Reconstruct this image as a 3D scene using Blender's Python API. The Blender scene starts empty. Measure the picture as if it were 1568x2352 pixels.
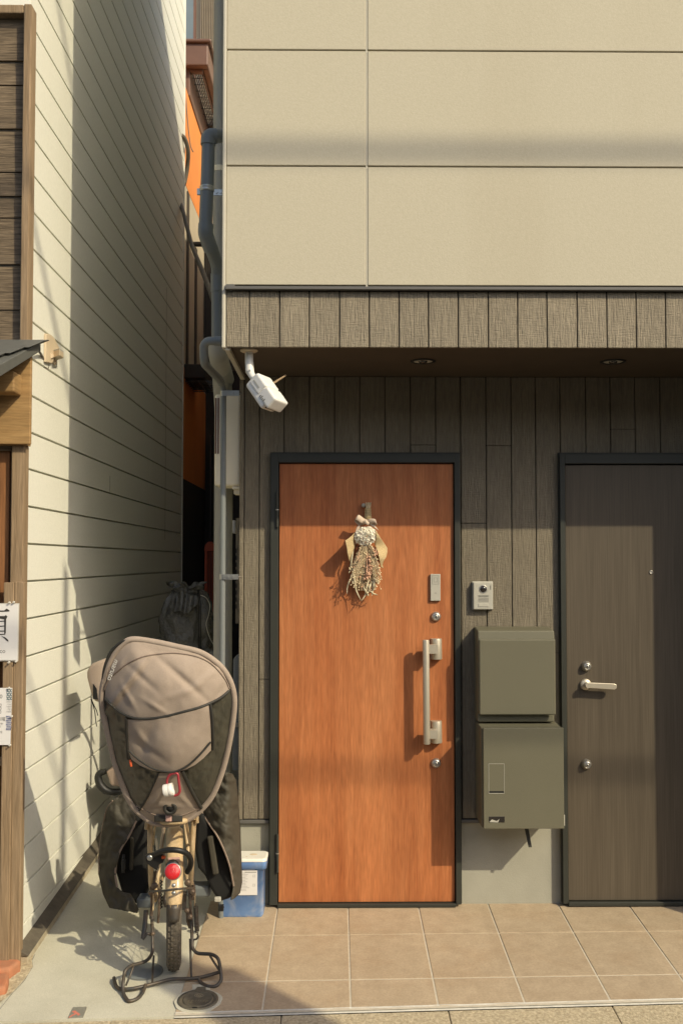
import bpy, bmesh, math, random
from mathutils import Vector, Matrix, noise, geometry
S = bpy.context.scene
R = math.radians
# ---------------------------------------------------------------- camera
LENS, PITCH, YAW = 35.0, 2.2, 0.6
SHX, SHY = -0.0064, 0.01068
CAMZ = 1.562
cam_d = bpy.data.cameras.new('camera'); cam = bpy.data.objects.new('camera', cam_d)
S.collection.objects.link(cam)
cam_d.sensor_fit = 'VERTICAL'; cam_d.sensor_height = 36.0; cam_d.sensor_width = 24.0
cam_d.lens = LENS; cam_d.shift_x = SHX; cam_d.shift_y = SHY
cam_d.clip_start = 0.05; cam_d.clip_end = 500
cam.location = (0, 0, CAMZ); cam.rotation_euler = (R(90 + PITCH), 0, R(-YAW))
S.camera = cam
# ---------------------------------------------------------------- sun and sky
SUN = Vector((-1.02, 1.0, -1.075)).normalized()          # the way the light travels
EL = math.asin(-SUN.z); AZ = math.atan2(-SUN.x, -SUN.y)
w = bpy.data.worlds.new('World'); S.world = w; w.use_nodes = True
wn = w.node_tree.nodes; wl = w.node_tree.links
bg = wn['Background']; sky = wn.new('ShaderNodeTexSky'); sky.sky_type = 'NISHITA'; sky.sun_disc = False
sky.sun_elevation = EL; sky.sun_rotation = AZ; sky.air_density = 1.0; sky.dust_density = 2.5; sky.ozone_density = 0.6
wl.new(sky.outputs['Color'], bg.inputs['Color']); bg.inputs['Strength'].default_value = 0.15
sun_d = bpy.data.lights.new('sun', 'SUN'); sun = bpy.data.objects.new('sun', sun_d); S.collection.objects.link(sun)
sun_d.energy = 3.4; sun_d.angle = R(0.53); sun_d.color = (1.0, 0.88, 0.64)
sun.rotation_euler = SUN.to_track_quat('-Z', 'Y').to_euler(); sun.location = (6, -6, 8)
S.view_settings.view_transform = 'Standard'; S.view_settings.look = 'None'
S.view_settings.exposure = 0.30; S.view_settings.gamma = 1.0
S.render.engine = 'CYCLES'
S.cycles.max_bounces = 10; S.cycles.diffuse_bounces = 8; S.cycles.use_denoising = True

# ---------------------------------------------------------------- measuring: a point of the photograph (1568 x 2352) put at its real distance
F = LENS / 36.0 * 2352
CX, CY = 784 - SHX * 2352, 1176 + SHY * 2352
_rot = cam.rotation_euler.to_matrix()
_org = Vector((0, 0, CAMZ))
def ray(u, v): return _rot @ Vector(((u - CX) / F, -(v - CY) / F, -1.0))
def at(u, v, y):
    d = ray(u, v); return _org + d * (y / d.y)
def atx(u, v, x):
    d = ray(u, v); return _org + d * (x / d.x)
def atz(u, v, z):
    d = ray(u, v); return _org + d * ((z - CAMZ) / d.z)
SL, YW, YF, XC, XL = 0.06, 4.574, 3.916, -0.45, -1.27
def gz(y): return SL * (min(y, 9.0) - YW)
def atg(u, v, lift=0.0):
    d = ray(u, v)
    # CAMZ + t d.z = SL (t d.y - YW) + lift
    t = (CAMZ + SL * YW - lift) / (SL * d.y - d.z)
    return _org + d * t
rnd = random.Random(7)

# ---------------------------------------------------------------- materials
def rgb(r, g, b): return (r, g, b, 1.0)
def mat(name, c, c2=None, rough=0.7, sc=(8, 8, 8), det=4, con=0.35, bump=None, metal=0.0, spec=0.4, fine=None, dist=0.0, extra=None, coat=0.0, sheen=0.0, bdist=.004):
    m = bpy.data.materials.new(name); m.use_nodes = True
    n = m.node_tree.nodes; l = m.node_tree.links; b = n['Principled BSDF']
    b.inputs['Roughness'].default_value = rough; b.inputs['Metallic'].default_value = metal
    b.inputs['Specular IOR Level'].default_value = spec
    if coat: b.inputs['Coat Weight'].default_value = coat; b.inputs['Coat Roughness'].default_value = 0.15
    if sheen: b.inputs['Sheen Weight'].default_value = sheen
    tc = n.new('ShaderNodeTexCoord')
    def nz(scale, detail, distort=0.0):
        mp = n.new('ShaderNodeMapping'); mp.inputs['Scale'].default_value = scale
        l.new(tc.outputs['Object'], mp.inputs['Vector'])
        t = n.new('ShaderNodeTexNoise'); t.inputs['Scale'].default_value = 1.0; t.inputs['Detail'].default_value = detail
        t.inputs['Roughness'].default_value = 0.6; t.inputs['Distortion'].default_value = distort
        l.new(mp.outputs['Vector'], t.inputs['Vector']); return t
    def mix(f, a, bb, blend='MIX'):
        x = n.new('ShaderNodeMix'); x.data_type = 'RGBA'; x.blend_type = blend
        for s_, val in ((0, f), (6, a), (7, bb)):
            if hasattr(val, 'links') or hasattr(val, 'is_linked'): l.new(val, x.inputs[s_])
            else: x.inputs[s_].default_value = val
        return x.outputs[2]
    def ramp(src, lo, hi):
        r_ = n.new('ShaderNodeMapRange'); r_.inputs[1].default_value = lo; r_.inputs[2].default_value = hi
        l.new(src, r_.inputs[0]); return r_.outputs[0]
    if c2 is None: c2 = tuple(x * (1 - con) for x in c)
    t = nz(sc, det, dist)
    col = mix(ramp(t.outputs['Fac'], 0.32, 0.68), rgb(*c2), rgb(*c))
    if fine:                                              # fine = (scale, amount): speckle or streaks
        t2 = nz(fine[0], 2)
        g = ramp(t2.outputs['Fac'], 0.3, 0.7)
        lo = 1 - fine[1]
        col = mix(g, col, mix(1.0, col, rgb(lo, lo, lo), 'MULTIPLY'))
    if extra: col = extra(n, l, tc, nz, mix, ramp, col)
    l.new(col, b.inputs['Base Color'])
    if bump:
        hs = None
        for (bs, bst) in (bump if isinstance(bump[0][0], tuple) else (bump,)):
            t3 = nz(bs, 3)
            bp = n.new('ShaderNodeBump'); bp.inputs['Strength'].default_value = bst; bp.inputs['Distance'].default_value = bdist
            l.new(t3.outputs['Fac'], bp.inputs['Height'])
            if hs: l.new(hs, bp.inputs['Normal'])
            hs = bp.outputs['Normal']
        l.new(hs, b.inputs['Normal'])
    return m
def per_plank(pitch, axis, amount):                      # every plank a slightly different tone
    def ex(n, l, tc, nz, mix, ramp, col):
        sp = n.new('ShaderNodeSeparateXYZ'); l.new(tc.outputs['Object'], sp.inputs[0])
        q = n.new('ShaderNodeMath'); q.operation = 'DIVIDE'; q.inputs[1].default_value = pitch; l.new(sp.outputs[axis], q.inputs[0])
        fl = n.new('ShaderNodeMath'); fl.operation = 'FLOOR'; l.new(q.outputs[0], fl.inputs[0])
        wn_ = n.new('ShaderNodeTexWhiteNoise'); wn_.noise_dimensions = '1D'; l.new(fl.outputs[0], wn_.inputs['W'])
        lo = 1 - amount
        return mix(wn_.outputs['Value'], col, mix(1.0, col, rgb(lo, lo, lo), 'MULTIPLY'))
    return ex
def knots(n, l, tc, nz, mix, ramp, col):                 # cathedral figure of the veneer
    t = nz((5.0, 5.0, .26), 3, .35); t2 = nz((2.6, 2.6, .45), 4)
    a = n.new('ShaderNodeMath'); a.operation = 'MULTIPLY'; a.inputs[1].default_value = 95; l.new(t.outputs['Fac'], a.inputs[0])
    s = n.new('ShaderNodeMath'); s.operation = 'SINE'; l.new(a.outputs[0], s.inputs[0])
    c = mix(ramp(s.outputs[0], -1.0, 1.0), mix(1.0, col, rgb(0.91, 0.87, 0.83), 'MULTIPLY'), col)
    return mix(ramp(t2.outputs['Fac'], .42, .68), c, mix(1.0, c, rgb(1.10, 1.24, 1.36), 'MULTIPLY'))
def stains(amount, sc=(1.2, 1.2, 1.2), tone=(0.62, 0.58, 0.5)):
    def ex(n, l, tc, nz, mix, ramp, col):
        t = nz(sc, 6)
        f = n.new('ShaderNodeMath'); f.operation = 'MULTIPLY'; f.inputs[1].default_value = amount; l.new(ramp(t.outputs['Fac'], 0.5, 0.75), f.inputs[0])
        return mix(f.outputs[0], col, mix(1.0, col, rgb(*tone), 'MULTIPLY'))
    return ex
M = {}
M['beige'] = mat('beige_panel', (.485, .442, .330), (.455, .413, .305), .85, (90, 90, 90), 3, bump=((160, 160, 160), .16), fine=((420, 420, 420), .10), extra=stains(.30, (2.6, 2.6, .35), (.86, .83, .78)))
M['beige_trim'] = mat('beige_trim', (.46, .43, .34), rough=.6, con=.06)
M['fascia'] = mat('brown_plank', (.335, .285, .20), (.25, .21, .147), .8, (90, 90, 6), 5, bump=(((200, 200, 16), 1.0), ((30, 30, 240), .5)), fine=((240, 240, 20), .30), extra=per_plank(.118, 0, .15), bdist=.006)
M['plank'] = mat('dark_plank', (.25, .213, .15), (.182, .154, .108), .8, (90, 90, 6), 5, bump=(((200, 200, 15), 1.0), ((30, 30, 230), .5)), fine=((240, 240, 20), .27), extra=per_plank(.1153, 0, .15), bdist=.006)
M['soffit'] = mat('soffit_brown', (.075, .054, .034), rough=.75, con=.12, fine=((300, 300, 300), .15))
M['flash'] = mat('flashing_metal', (.11, .105, .095), rough=.5, con=.1)
M['plinth'] = mat('grey_mortar', (.355, .345, .28), rough=.9, sc=(5, 5, 5), con=.12, bump=((180, 180, 180), .25), fine=((500, 500, 500), .12), extra=stains(.5))
M['veneer'] = mat('orange_veneer', (.50, .178, .062), (.36, .112, .036), .5, (9, 9, .8), 5, fine=((230, 230, 14), .30), dist=.3, extra=knots, spec=.35)
M['door_dark'] = mat('dark_brown_door', (.112, .091, .064), (.090, .072, .050), .45, (30, 30, 1.5), 4, fine=((260, 260, 3), .28), spec=.35)
M['frame'] = mat('black_green_frame', (.031, .033, .026), rough=.5, con=.12)
M['steel'] = mat('satin_steel', (.50, .48, .43), rough=.38, metal=.85, con=.08)
M['handle'] = mat('champagne_metal', (.52, .47, .37), rough=.42, metal=.55, con=.06)
M['silver'] = mat('silver_plastic', (.42, .405, .34), rough=.5, con=.05, fine=((500, 500, 500), .08))
M['black'] = mat('black_plastic', (.014, .014, .013), rough=.5)
M['lens'] = mat('dark_lens', (.03, .025, .02), rough=.08, spec=.8)
M['olive'] = mat('olive_enamel', (.130, .122, .080), rough=.55, sc=(3, 3, 3), con=.05, fine=((420, 420, 420), .10), bump=((300, 300, 300), .12))
M['siding'] = mat('white_siding', (.735, .73, .635), (.685, .68, .59), .8, (60, 60, 60), 4, bump=((150, 150, 150), .3), fine=((380, 380, 380), .10), extra=stains(.35, (1.5, 1.2, .35), (.82, .79, .72)))
M['siding_trim'] = mat('siding_trim', (.70, .69, .60), rough=.75, con=.06, fine=((400, 400, 400), .08))
M['tile'] = mat('porch_tile', (.46, .362, .242), (.39, .302, .198), .72, (16, 16, 16), 6, fine=((110, 110, 110), .18), bump=((120, 120, 120), .2), extra=lambda *a: stains(.7, (5, 5, 5), (.90, .83, .77))(*a[:-1], per_plank(.3176, 0, .06)(*a)))
M['grout'] = mat('grout', (.53, .475, .37), rough=.95, con=.2, sc=(40, 40, 40))
M['concrete'] = mat('apron_concrete', (.56, .54, .43), (.48, .46, .36), .92, (5, 5, 5), 6, fine=((260, 260, 260), .2), bump=((200, 200, 200), .3), extra=stains(.55, (2.0, 2.0, 2.0), (.8, .77, .7)))
M['mortar'] = mat('white_mortar', (.58, .56, .49), rough=.95, con=.25, sc=(30, 30, 30), bump=((90, 90, 90), .5))
M['aggregate'] = mat('aggregate_kerb', (.60, .51, .345), (.36, .295, .185), .95, (95, 95, 95), 3, bump=((170, 170, 170), 1.0), fine=((60, 60, 60), .25))
M['asphalt'] = mat('asphalt', (.10, .095, .085), (.075, .07, .062), .95, (120, 120, 120), 3, bump=((150, 150, 150), .6))
M['taupe'] = mat('taupe_canvas', (.385, .308, .240), (.335, .266, .206), .9, (14, 14, 14), 5, fine=((520, 520, 520), .2), bump=(((12, 12, 7), .16), ((480, 480, 480), .15)), sheen=.1, bdist=.008)
M['taupe_trim'] = mat('taupe_binding', (.27, .205, .158), rough=.9, con=.12, fine=((400, 400, 400), .15))
M['vinyl'] = mat('dark_clear_vinyl', (.055, .051, .036), (.038, .036, .026), .27, (9, 9, 9), 4, bump=((16, 16, 9), .6), spec=.6, bdist=.012)
M['flap'] = mat('dark_nylon', (.072, .065, .047), (.052, .047, .035), .68, (12, 12, 12), 5, bump=(((14, 14, 9), .20), ((300, 300, 300), .1)), bdist=.010, spec=.25, fine=((400, 400, 400), .15))
M['zip'] = mat('black_zip', (.035, .033, .027), rough=.6)
M['inner'] = mat('black_lining', (.010, .010, .009), rough=.8)
M['orange_tag'] = mat('orange_plastic', (.75, .12, .03), rough=.45)
M['red'] = mat('red_anodised', (.38, .05, .06), rough=.35, metal=.3)
M['white'] = mat('white_plastic', (.68, .66, .60), rough=.45, con=.05)
M['white_cam'] = mat('white_camera_plastic', (.70, .68, .62), rough=.4, con=.08, sc=(30, 30, 30))
M['pink'] = mat('pink_tab', (.52, .32, .26), rough=.8)
M['cream'] = mat('cream_paint', (.56, .42, .24), (.48, .35, .19), .42, (24, 24, 24), 4, fine=((90, 90, 90), .16), coat=.25)
M['rubber'] = mat('tyre_rubber', (.135, .115, .085), (.085, .074, .058), .9, (60, 60, 60), 3, bump=((120, 120, 120), .6))
M['reflector'] = mat('red_reflector', (.62, .018, .022), rough=.22, spec=.7, bump=((260, 260, 260), .5))
M['iron'] = mat('dark_iron', (.060, .060, .057), (.10, .075, .05), .5, (26, 26, 26), 4, metal=.35)
M['rust'] = mat('rusty_steel', (.20, .14, .09), (.11, .09, .075), .55, (60, 60, 60), 4, metal=.5)
M['pipe_dark'] = mat('grey_pvc', (.15, .165, .165), rough=.42, con=.12, sc=(10, 10, 4))
M['pipe_light'] = mat('pale_grey_pvc', (.30, .295, .265), rough=.5, con=.1, sc=(10, 10, 3))
M['pipe_mid'] = mat('blue_grey_pvc', (.17, .185, .18), rough=.45, con=.1, sc=(10, 10, 3))
M['galv'] = mat('galvanised', (.46, .46, .43), rough=.35, metal=.8, con=.2, sc=(40, 40, 40))
M['heater'] = mat('cream_enamel', (.72, .66, .51), rough=.5, con=.05)
M['wood_grey'] = mat('weathered_boards', (.235, .175, .11), (.115, .083, .05), .85, (5, 5, 60), 6, bump=((10, 10, 170), 1.0), fine=((9, 9, 130), .5), dist=1.6)
M['wood_post'] = mat('weathered_post', (.330, .235, .140), (.235, .160, .088), .85, (50, 50, 4), 5, bump=((150, 150, 9), .7), fine=((170, 170, 7), .3), dist=.5)
M['wood_ply'] = mat('honey_board', (.39, .245, .10), (.28, .165, .062), .7, (4, 4, 30), 5, bump=((14, 14, 130), .3), fine=((12, 12, 120), .25), dist=1.2)
M['wood_red'] = mat('reddish_door_wood', (.34, .150, .052), (.21, .088, .03), .7, (45, 45, 2.5), 5, bump=((120, 120, 6), .4), fine=((150, 150, 5), .3), dist=.5)
M['slate'] = mat('grey_roof_metal', (.105, .105, .092), rough=.6, con=.2, sc=(12, 12, 12))
M['paper'] = mat('white_paper', (.66, .645, .62), rough=.8, con=.04)
M['film'] = mat('clear_film', (.55, .53, .47), rough=.25, con=.04)
M['ink'] = mat('black_ink', (.05, .045, .04), rough=.8)
M['ink_grey'] = mat('grey_ink', (.22, .21, .19), rough=.8)
M['teal'] = mat('teal_ink', (.045, .12, .14), rough=.8)
M['blue_ink'] = mat('blue_ink', (.085, .11, .26), rough=.8)
M['terracotta'] = mat('terracotta', (.42, .155, .072), (.35, .165, .09), .85, (14, 14, 14), 5, bump=((90, 90, 90), .5), extra=stains(.6, (9, 9, 9), (.85, .9, .95)))
M['ledge'] = mat('ledge_metal', (.115, .098, .072), (.075, .064, .047), .75, (22, 22, 22), 5, bump=((60, 60, 60), .6))
M['ledge_side'] = mat('ledge_render', (.42, .37, .27), (.30, .255, .175), .9, (22, 22, 22), 5, bump=((80, 80, 80), .6))
M['lampcream'] = mat('cream_lamp', (.56, .455, .31), rough=.5, con=.06)
M['cast'] = mat('cast_iron', (.155, .138, .098), (.10, .09, .066), .6, (60, 60, 60), 4, metal=.25, bump=((90, 90, 90), .4))
M['cast_hi'] = mat('worn_cast_iron', (.30, .255, .165), rough=.5, metal=.3, con=.25, sc=(80, 80, 80))
M['plate'] = mat('marker_steel', (.33, .32, .27), rough=.4, metal=.5, con=.15, sc=(40, 40, 40))
M['red_paint'] = mat('red_paint', (.58, .13, .09), (.45, .2, .14), .6, (60, 60, 60), 4)
M['orange_wall'] = mat('orange_render', (.74, .26, .06), rough=.85, con=.1, sc=(3, 3, 3))
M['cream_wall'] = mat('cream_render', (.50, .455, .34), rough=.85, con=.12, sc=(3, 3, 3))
M['brown_metal'] = mat('brown_metal', (.155, .085, .058), rough=.5, con=.12)
M['ribbed'] = mat('ribbed_sheet', (.37, .31, .22), rough=.55, con=.12)
M['dark_ribbed'] = mat('dark_ribbed_sheet', (.055, .048, .04), rough=.6, con=.12)
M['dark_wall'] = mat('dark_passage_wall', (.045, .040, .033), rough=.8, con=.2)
M['glass'] = mat('window_glass', (.16, .20, .21), rough=.06, spec=.9, con=.2, sc=(2, 2, 2))
M['curtain'] = mat('curtain', (.42, .45, .43), rough=.9, con=.3, sc=(30, 30, 1))
M['red_plastic'] = mat('red_plastic', (.42, .075, .035), rough=.5, con=.15)
M['tarp'] = mat('black_tarp', (.125, .125, .118), (.075, .075, .07), .22, (10, 10, 10), 5, bump=(((22, 22, 16), .9), ((60, 60, 60), .5)), spec=.9, bdist=.02)
M['cord'] = mat('black_cord', (.012, .012, .011), rough=.7)
M['hose'] = mat('grey_hose', (.15, .13, .10), rough=.6, con=.2)
def marble(n, l, tc, nz, mix, ramp, col):
    a = nz((9, 9, 7), 3, .8); bn = nz((7, 7, 11), 3, .5)
    c1 = mix(ramp(a.outputs['Fac'], .48, .68), col, rgb(.34, .40, .52))
    return mix(ramp(bn.outputs['Fac'], .60, .72), c1, rgb(.52, .33, .30))
M['blue_box'] = mat('blue_printed_plastic', (.15, .275, .53), (.105, .205, .45), .4, (10, 10, 10), 4, extra=marble)
M['lid'] = mat('white_lid', (.70, .68, .60), rough=.5, con=.08, sc=(14, 14, 14))
M['burlap'] = mat('burlap', (.56, .44, .245), (.40, .30, .155), .95, (330, 330, 330), 2, bump=((300, 300, 300), .8))
M['ribbon'] = mat('pale_pink_ribbon', (.58, .46, .35), rough=.6, con=.12, sc=(30, 30, 30))
M['petal'] = mat('cream_petals', (.84, .79, .65), rough=.8, con=.12, sc=(60, 60, 60))
M['straw'] = mat('straw_stems', (.64, .51, .32), rough=.85, con=.3, sc=(50, 50, 50))
M['buds'] = mat('tan_buds', (.74, .63, .42), (.60, .48, .28), .85, (90, 90, 90))
M['pinkflower'] = mat('dried_pink_flowers', (.66, .42, .29), (.56, .31, .19), .85, (60, 60, 60))
M['brownflower'] = mat('dried_brown_flowers', (.36, .145, .07), (.26, .09, .045), .85, (60, 60, 60))
M['leafdry'] = mat('dry_pale_leaf', (.56, .49, .33), (.44, .38, .24), .75, (20, 20, 20), sheen=.1)
M['cable'] = mat('black_cable', (.02, .02, .02), rough=.6)
M['pole'] = mat('pole_concrete', (.33, .31, .27), rough=.9)

# ---------------------------------------------------------------- mesh building
class MB:
    def __init__(s): s.v = []; s.f = []; s.sm = []
    def add(s, vs, fs, smooth=False):
        o = len(s.v); s.v += [Vector(p) for p in vs]
        for f in fs: s.f.append([o + i for i in f]); s.sm.append(smooth)
        return s
    def box(s, x0, x1, y0, y1, z0, z1, mtx=None):
        p = [Vector((x, y, z)) for z in (z0, z1) for y in (y0, y1) for x in (x0, x1)]
        if mtx: p = [mtx @ q for q in p]
        return s.add(p, [(0, 2, 3, 1), (4, 5, 7, 6), (0, 1, 5, 4), (2, 6, 7, 3), (0, 4, 6, 2), (1, 3, 7, 5)])
    def tube(s, pts, r, n=10, cap=True, smooth=True, closed=False):
        pts = [Vector(p) for p in pts]; k = len(pts)
        rs = r if isinstance(r, (list, tuple)) else [r] * k
        ring = []; up = None
        for i, p in enumerate(pts):
            a = pts[i - 1] if (i > 0 or closed) else p
            b = pts[(i + 1) % k] if (i < k - 1 or closed) else p
            t = (b - a).normalized()
            if up is None:
                up = Vector((0, 0, 1)) if abs(t.z) < .9 else Vector((1, 0, 0))
            x = (up - t * up.dot(t))
            if x.length < 1e-6: x = t.orthogonal()
            x.normalize(); yv = t.cross(x); up = x
            ring.append([p + (x * math.cos(2 * math.pi * j / n) + yv * math.sin(2 * math.pi * j / n)) * rs[i] for j in range(n)])
        vs = [q for rg in ring for q in rg]; fs = []
        for i in range(k if closed else k - 1):
            i2 = (i + 1) % k
            for j in range(n):
                fs.append((i * n + j, i * n + (j + 1) % n, i2 * n + (j + 1) % n, i2 * n + j))
        s.add(vs, fs, smooth)
        if cap and not closed:
            s.add(ring[0], [tuple(range(n - 1, -1, -1))]); s.add(ring[-1], [tuple(range(n))])
        return s
    def lathe(s, c, axis, prof, n=24, smooth=True):       # prof = [(radius, along axis)]
        c = Vector(c); a = Vector(axis).normalized(); x = a.orthogonal().normalized(); y = a.cross(x)
        vs = []; fs = []
        for (r, h) in prof:
            for j in range(n):
                t = 2 * math.pi * j / n
                vs.append(c + a * h + (x * math.cos(t) + y * math.sin(t)) * r)
        for i in range(len(prof) - 1):
            for j in range(n): fs.append((i * n + j, i * n + (j + 1) % n, (i + 1) * n + (j + 1) % n, (i + 1) * n + j))
        s.add(vs, fs, smooth)
        s.add(vs[:n], [tuple(range(n - 1, -1, -1))]); s.add(vs[-n:], [tuple(range(n))])
        return s
    def prism(s, pts, off):                               # closed outline pts pushed along the vector off
        pts = [Vector(p) for p in pts]; n = len(pts); off = Vector(off)
        s.add(pts + [p + off for p in pts], [tuple(range(n - 1, -1, -1)), tuple(range(n, 2 * n))] + [(i, (i + 1) % n, n + (i + 1) % n, n + i) for i in range(n)])
        return s
    def sphere(s, c, r, sub=1, sq=(1, 1, 1)):
        bm = bmesh.new(); bmesh.ops.create_icosphere(bm, subdivisions=sub, radius=1)
        bm.verts.ensure_lookup_table()
        c = Vector(c)
        s.add([c + Vector((q.co.x * r * sq[0], q.co.y * r * sq[1], q.co.z * r * sq[2])) for q in bm.verts], [tuple(q.index for q in f.verts) for f in bm.faces], True)
        bm.free(); return s
    def build(s, name, m, parent=None, bevel=0.0, seg=2, solid=0.0, sub=0, label=None, origin=None):
        if parent is not None: o0 = Vector(parent['_o'])
        elif origin is not None: o0 = Vector(origin)
        else:
            xs = [p.x for p in s.v]; ys = [p.y for p in s.v]; zs = [p.z for p in s.v]
            o0 = Vector(((min(xs) + max(xs)) / 2, (min(ys) + max(ys)) / 2, min(zs)))
        me = bpy.data.meshes.new(name); me.from_pydata([tuple(p - o0) for p in s.v], [], s.f); me.validate()
        if len(s.sm) == len(me.polygons): me.polygons.foreach_set('use_smooth', s.sm)
        bm = bmesh.new(); bm.from_mesh(me)
        bmesh.ops.recalc_face_normals(bm, faces=bm.faces); bm.to_mesh(me); bm.free()
        me.materials.append(m)
        o = bpy.data.objects.new(name, me); S.collection.objects.link(o)
        o['_o'] = tuple(o0)
        if parent is not None: o.parent = parent
        else: o.location = o0
        if solid: q = o.modifiers.new('solid', 'SOLIDIFY'); q.thickness = solid; q.offset = 0
        if bevel: q = o.modifiers.new('bevel', 'BEVEL'); q.width = bevel; q.segments = seg; q.limit_method = 'ANGLE'; q.angle_limit = R(40)
        if sub: q = o.modifiers.new('sub', 'SUBSURF'); q.levels = q.render_levels = sub
        if label: o['label'] = label
        return o
def thing(name, label, cat, loc, group=None):
    o = bpy.data.objects.new(name, None); S.collection.objects.link(o); o.location = loc; o['_o'] = tuple(loc)
    o.empty_display_size = .1
    o['label'] = label; o['category'] = cat
    if group: o['group'] = group
    return o
def tag(o, label, cat, group=None):
    o['label'] = label; o['category'] = cat
    if group: o['group'] = group
    return o
def struct(o): o['kind'] = 'structure'; return o
def smooth_path(pts, n=5):                                # Catmull-Rom
    pts = [Vector(p) for p in pts]; out = []
    for i in range(len(pts) - 1):
        p0 = pts[max(i - 1, 0)]; p1 = pts[i]; p2 = pts[i + 1]; p3 = pts[min(i + 2, len(pts) - 1)]
        for k in range(n):
            t = k / n
            out.append(.5 * ((2 * p1) + (p2 - p0) * t + (2 * p0 - 5 * p1 + 4 * p2 - p3) * t * t + (3 * p1 - p0 - 3 * p2 + p3) * t ** 3))
    out.append(pts[-1]); return out
def bent(pts, r, n=5):                                    # straight runs with rounded corners of radius r
    pts = [Vector(p) for p in pts]; out = [pts[0]]
    for i in range(1, len(pts) - 1):
        a = (pts[i - 1] - pts[i]); b = (pts[i + 1] - pts[i]); q = min(r, a.length * .45, b.length * .45)
        p0 = pts[i] + a.normalized() * q; p2 = pts[i] + b.normalized() * q
        for k in range(n + 1):
            t = k / n; out.append(p0 * (1 - t) ** 2 + pts[i] * 2 * t * (1 - t) + p2 * t * t)
    out.append(pts[-1]); return out
def inside(poly, x, y):
    c = False; n = len(poly); j = n - 1
    for i in range(n):
        xi, yi = poly[i]; xj, yj = poly[j]
        if (yi > y) != (yj > y) and x < (xj - xi) * (y - yi) / (yj - yi) + xi: c = not c
        j = i
    return c
def densify(poly, step):
    out = []
    for i in range(len(poly)):
        a = Vector(poly[i]); b = Vector(poly[(i + 1) % len(poly)]); k = max(1, int((b - a).length / step))
        out += [tuple(a.lerp(b, j / k)) for j in range(k)]
    return out
def curve2(pts, n=5, closed=True):                        # smooth 2-D outline
    if closed:
        P = pts[-2:] + pts + pts[:2]; s = smooth_path([(x, y, 0) for x, y in P], n)
        return [(p.x, p.y) for p in s[2 * n: (2 + len(pts)) * n]]
    return [(p.x, p.y) for p in smooth_path([(x, y, 0) for x, y in pts], n)]
def patch(poly, fn, step):                                # fill an outline with a fine sheet; fn(u, v) gives the world point
    poly = densify(poly, step)
    pts = [Vector(p) for p in poly]; nb = len(pts)
    us = [p[0] for p in poly]; vs = [p[1] for p in poly]
    y = min(vs) + step * .5; row = 0
    while y < max(vs):
        x = min(us) + (step * .5 if row % 2 else step)
        while x < max(us):
            if inside(poly, x, y) and min((x - p[0]) ** 2 + (y - p[1]) ** 2 for p in poly) > (step * .45) ** 2: pts.append(Vector((x, y)))
            x += step
        y += step * .87; row += 1
    r = geometry.delaunay_2d_cdt(pts, [(i, (i + 1) % nb) for i in range(nb)], [list(range(nb))], 1, 1e-5)
    m = MB(); m.add([fn(p.x, p.y) for p in r[0]], [tuple(f) for f in r[2]], True); return m
def text_mb(txt, size, origin, ex, ey, depth=0.0, align='LEFT', shear=0.0):
    cu = bpy.data.curves.new('lettering', 'FONT'); cu.body = txt; cu.size = 1.0; cu.align_x = align; cu.shear = shear
    cu.resolution_u = 3
    ob = bpy.data.objects.new('lettering', cu); S.collection.objects.link(ob)
    dg = bpy.context.evaluated_depsgraph_get(); dg.update()
    me = bpy.data.meshes.new_from_object(ob.evaluated_get(dg))
    o = Vector(origin); ex = Vector(ex) * size; ey = Vector(ey) * size
    m = MB(); m.add([o + ex * p.co.x + ey * p.co.y for p in me.vertices], [tuple(f.vertices) for f in me.polygons])
    bpy.data.objects.remove(ob); bpy.data.curves.remove(cu); bpy.data.meshes.remove(me)
    return m
# ================================================================ the ground
def sheet(x0, x1, y0, y1, lift, nx=1, ny=1):
    m = MB(); vs = []; fs = []
    for j in range(ny + 1):
        for i in range(nx + 1):
            y = y0 + (y1 - y0) * j / ny; vs.append((x0 + (x1 - x0) * i / nx, y, gz(y) + lift))
    for j in range(ny):
        for i in range(nx): fs.append((j * (nx + 1) + i, j * (nx + 1) + i + 1, (j + 1) * (nx + 1) + i + 1, (j + 1) * (nx + 1) + i))
    return m.add(vs, fs)
FL, FR = atg(0, 2346), atg(1568, 2301)                   # front edge of the apron, slightly askew to the house
def fy(x): return FL.y + (FR.y - FL.y) * (x - FL.x) / (FR.x - FL.x)
m = MB(); zr = -0.085
m.add([(-60, -60, zr - .03), (60, -60, zr - .03), (60, fy(60) - .45, zr - .03), (-60, fy(-60) - .45, zr - .03)], [(0, 1, 2, 3)])
struct(m.build('road', M['asphalt'], origin=(0, 0, 0)))
m = MB()                                                 # kerb stones with a joint every 0.6 m
x = -5.0
while x < 6:
    a, b = x + .0012, x + .6 - .0012
    m.prism([(a, fy(a) - .45, -.3), (a, fy(a) - .45, zr), (a, fy(a) - .004, gz(fy(a)) - .005), (a, fy(a) - .004, -.3)], (b - a, fy(b) - fy(a), (gz(fy(b)) - gz(fy(a))) * .5))
    x += .6
struct(m.build('kerb', M['aggregate'], bevel=.004, origin=(0, 0, 0)))
PX = -.58                                                # left edge of the tiled porch
m = MB()
ys = [3.2, 4.0, 5, 6.5, 9, 14]
def fz(x): return fy(x) + .001
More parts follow.
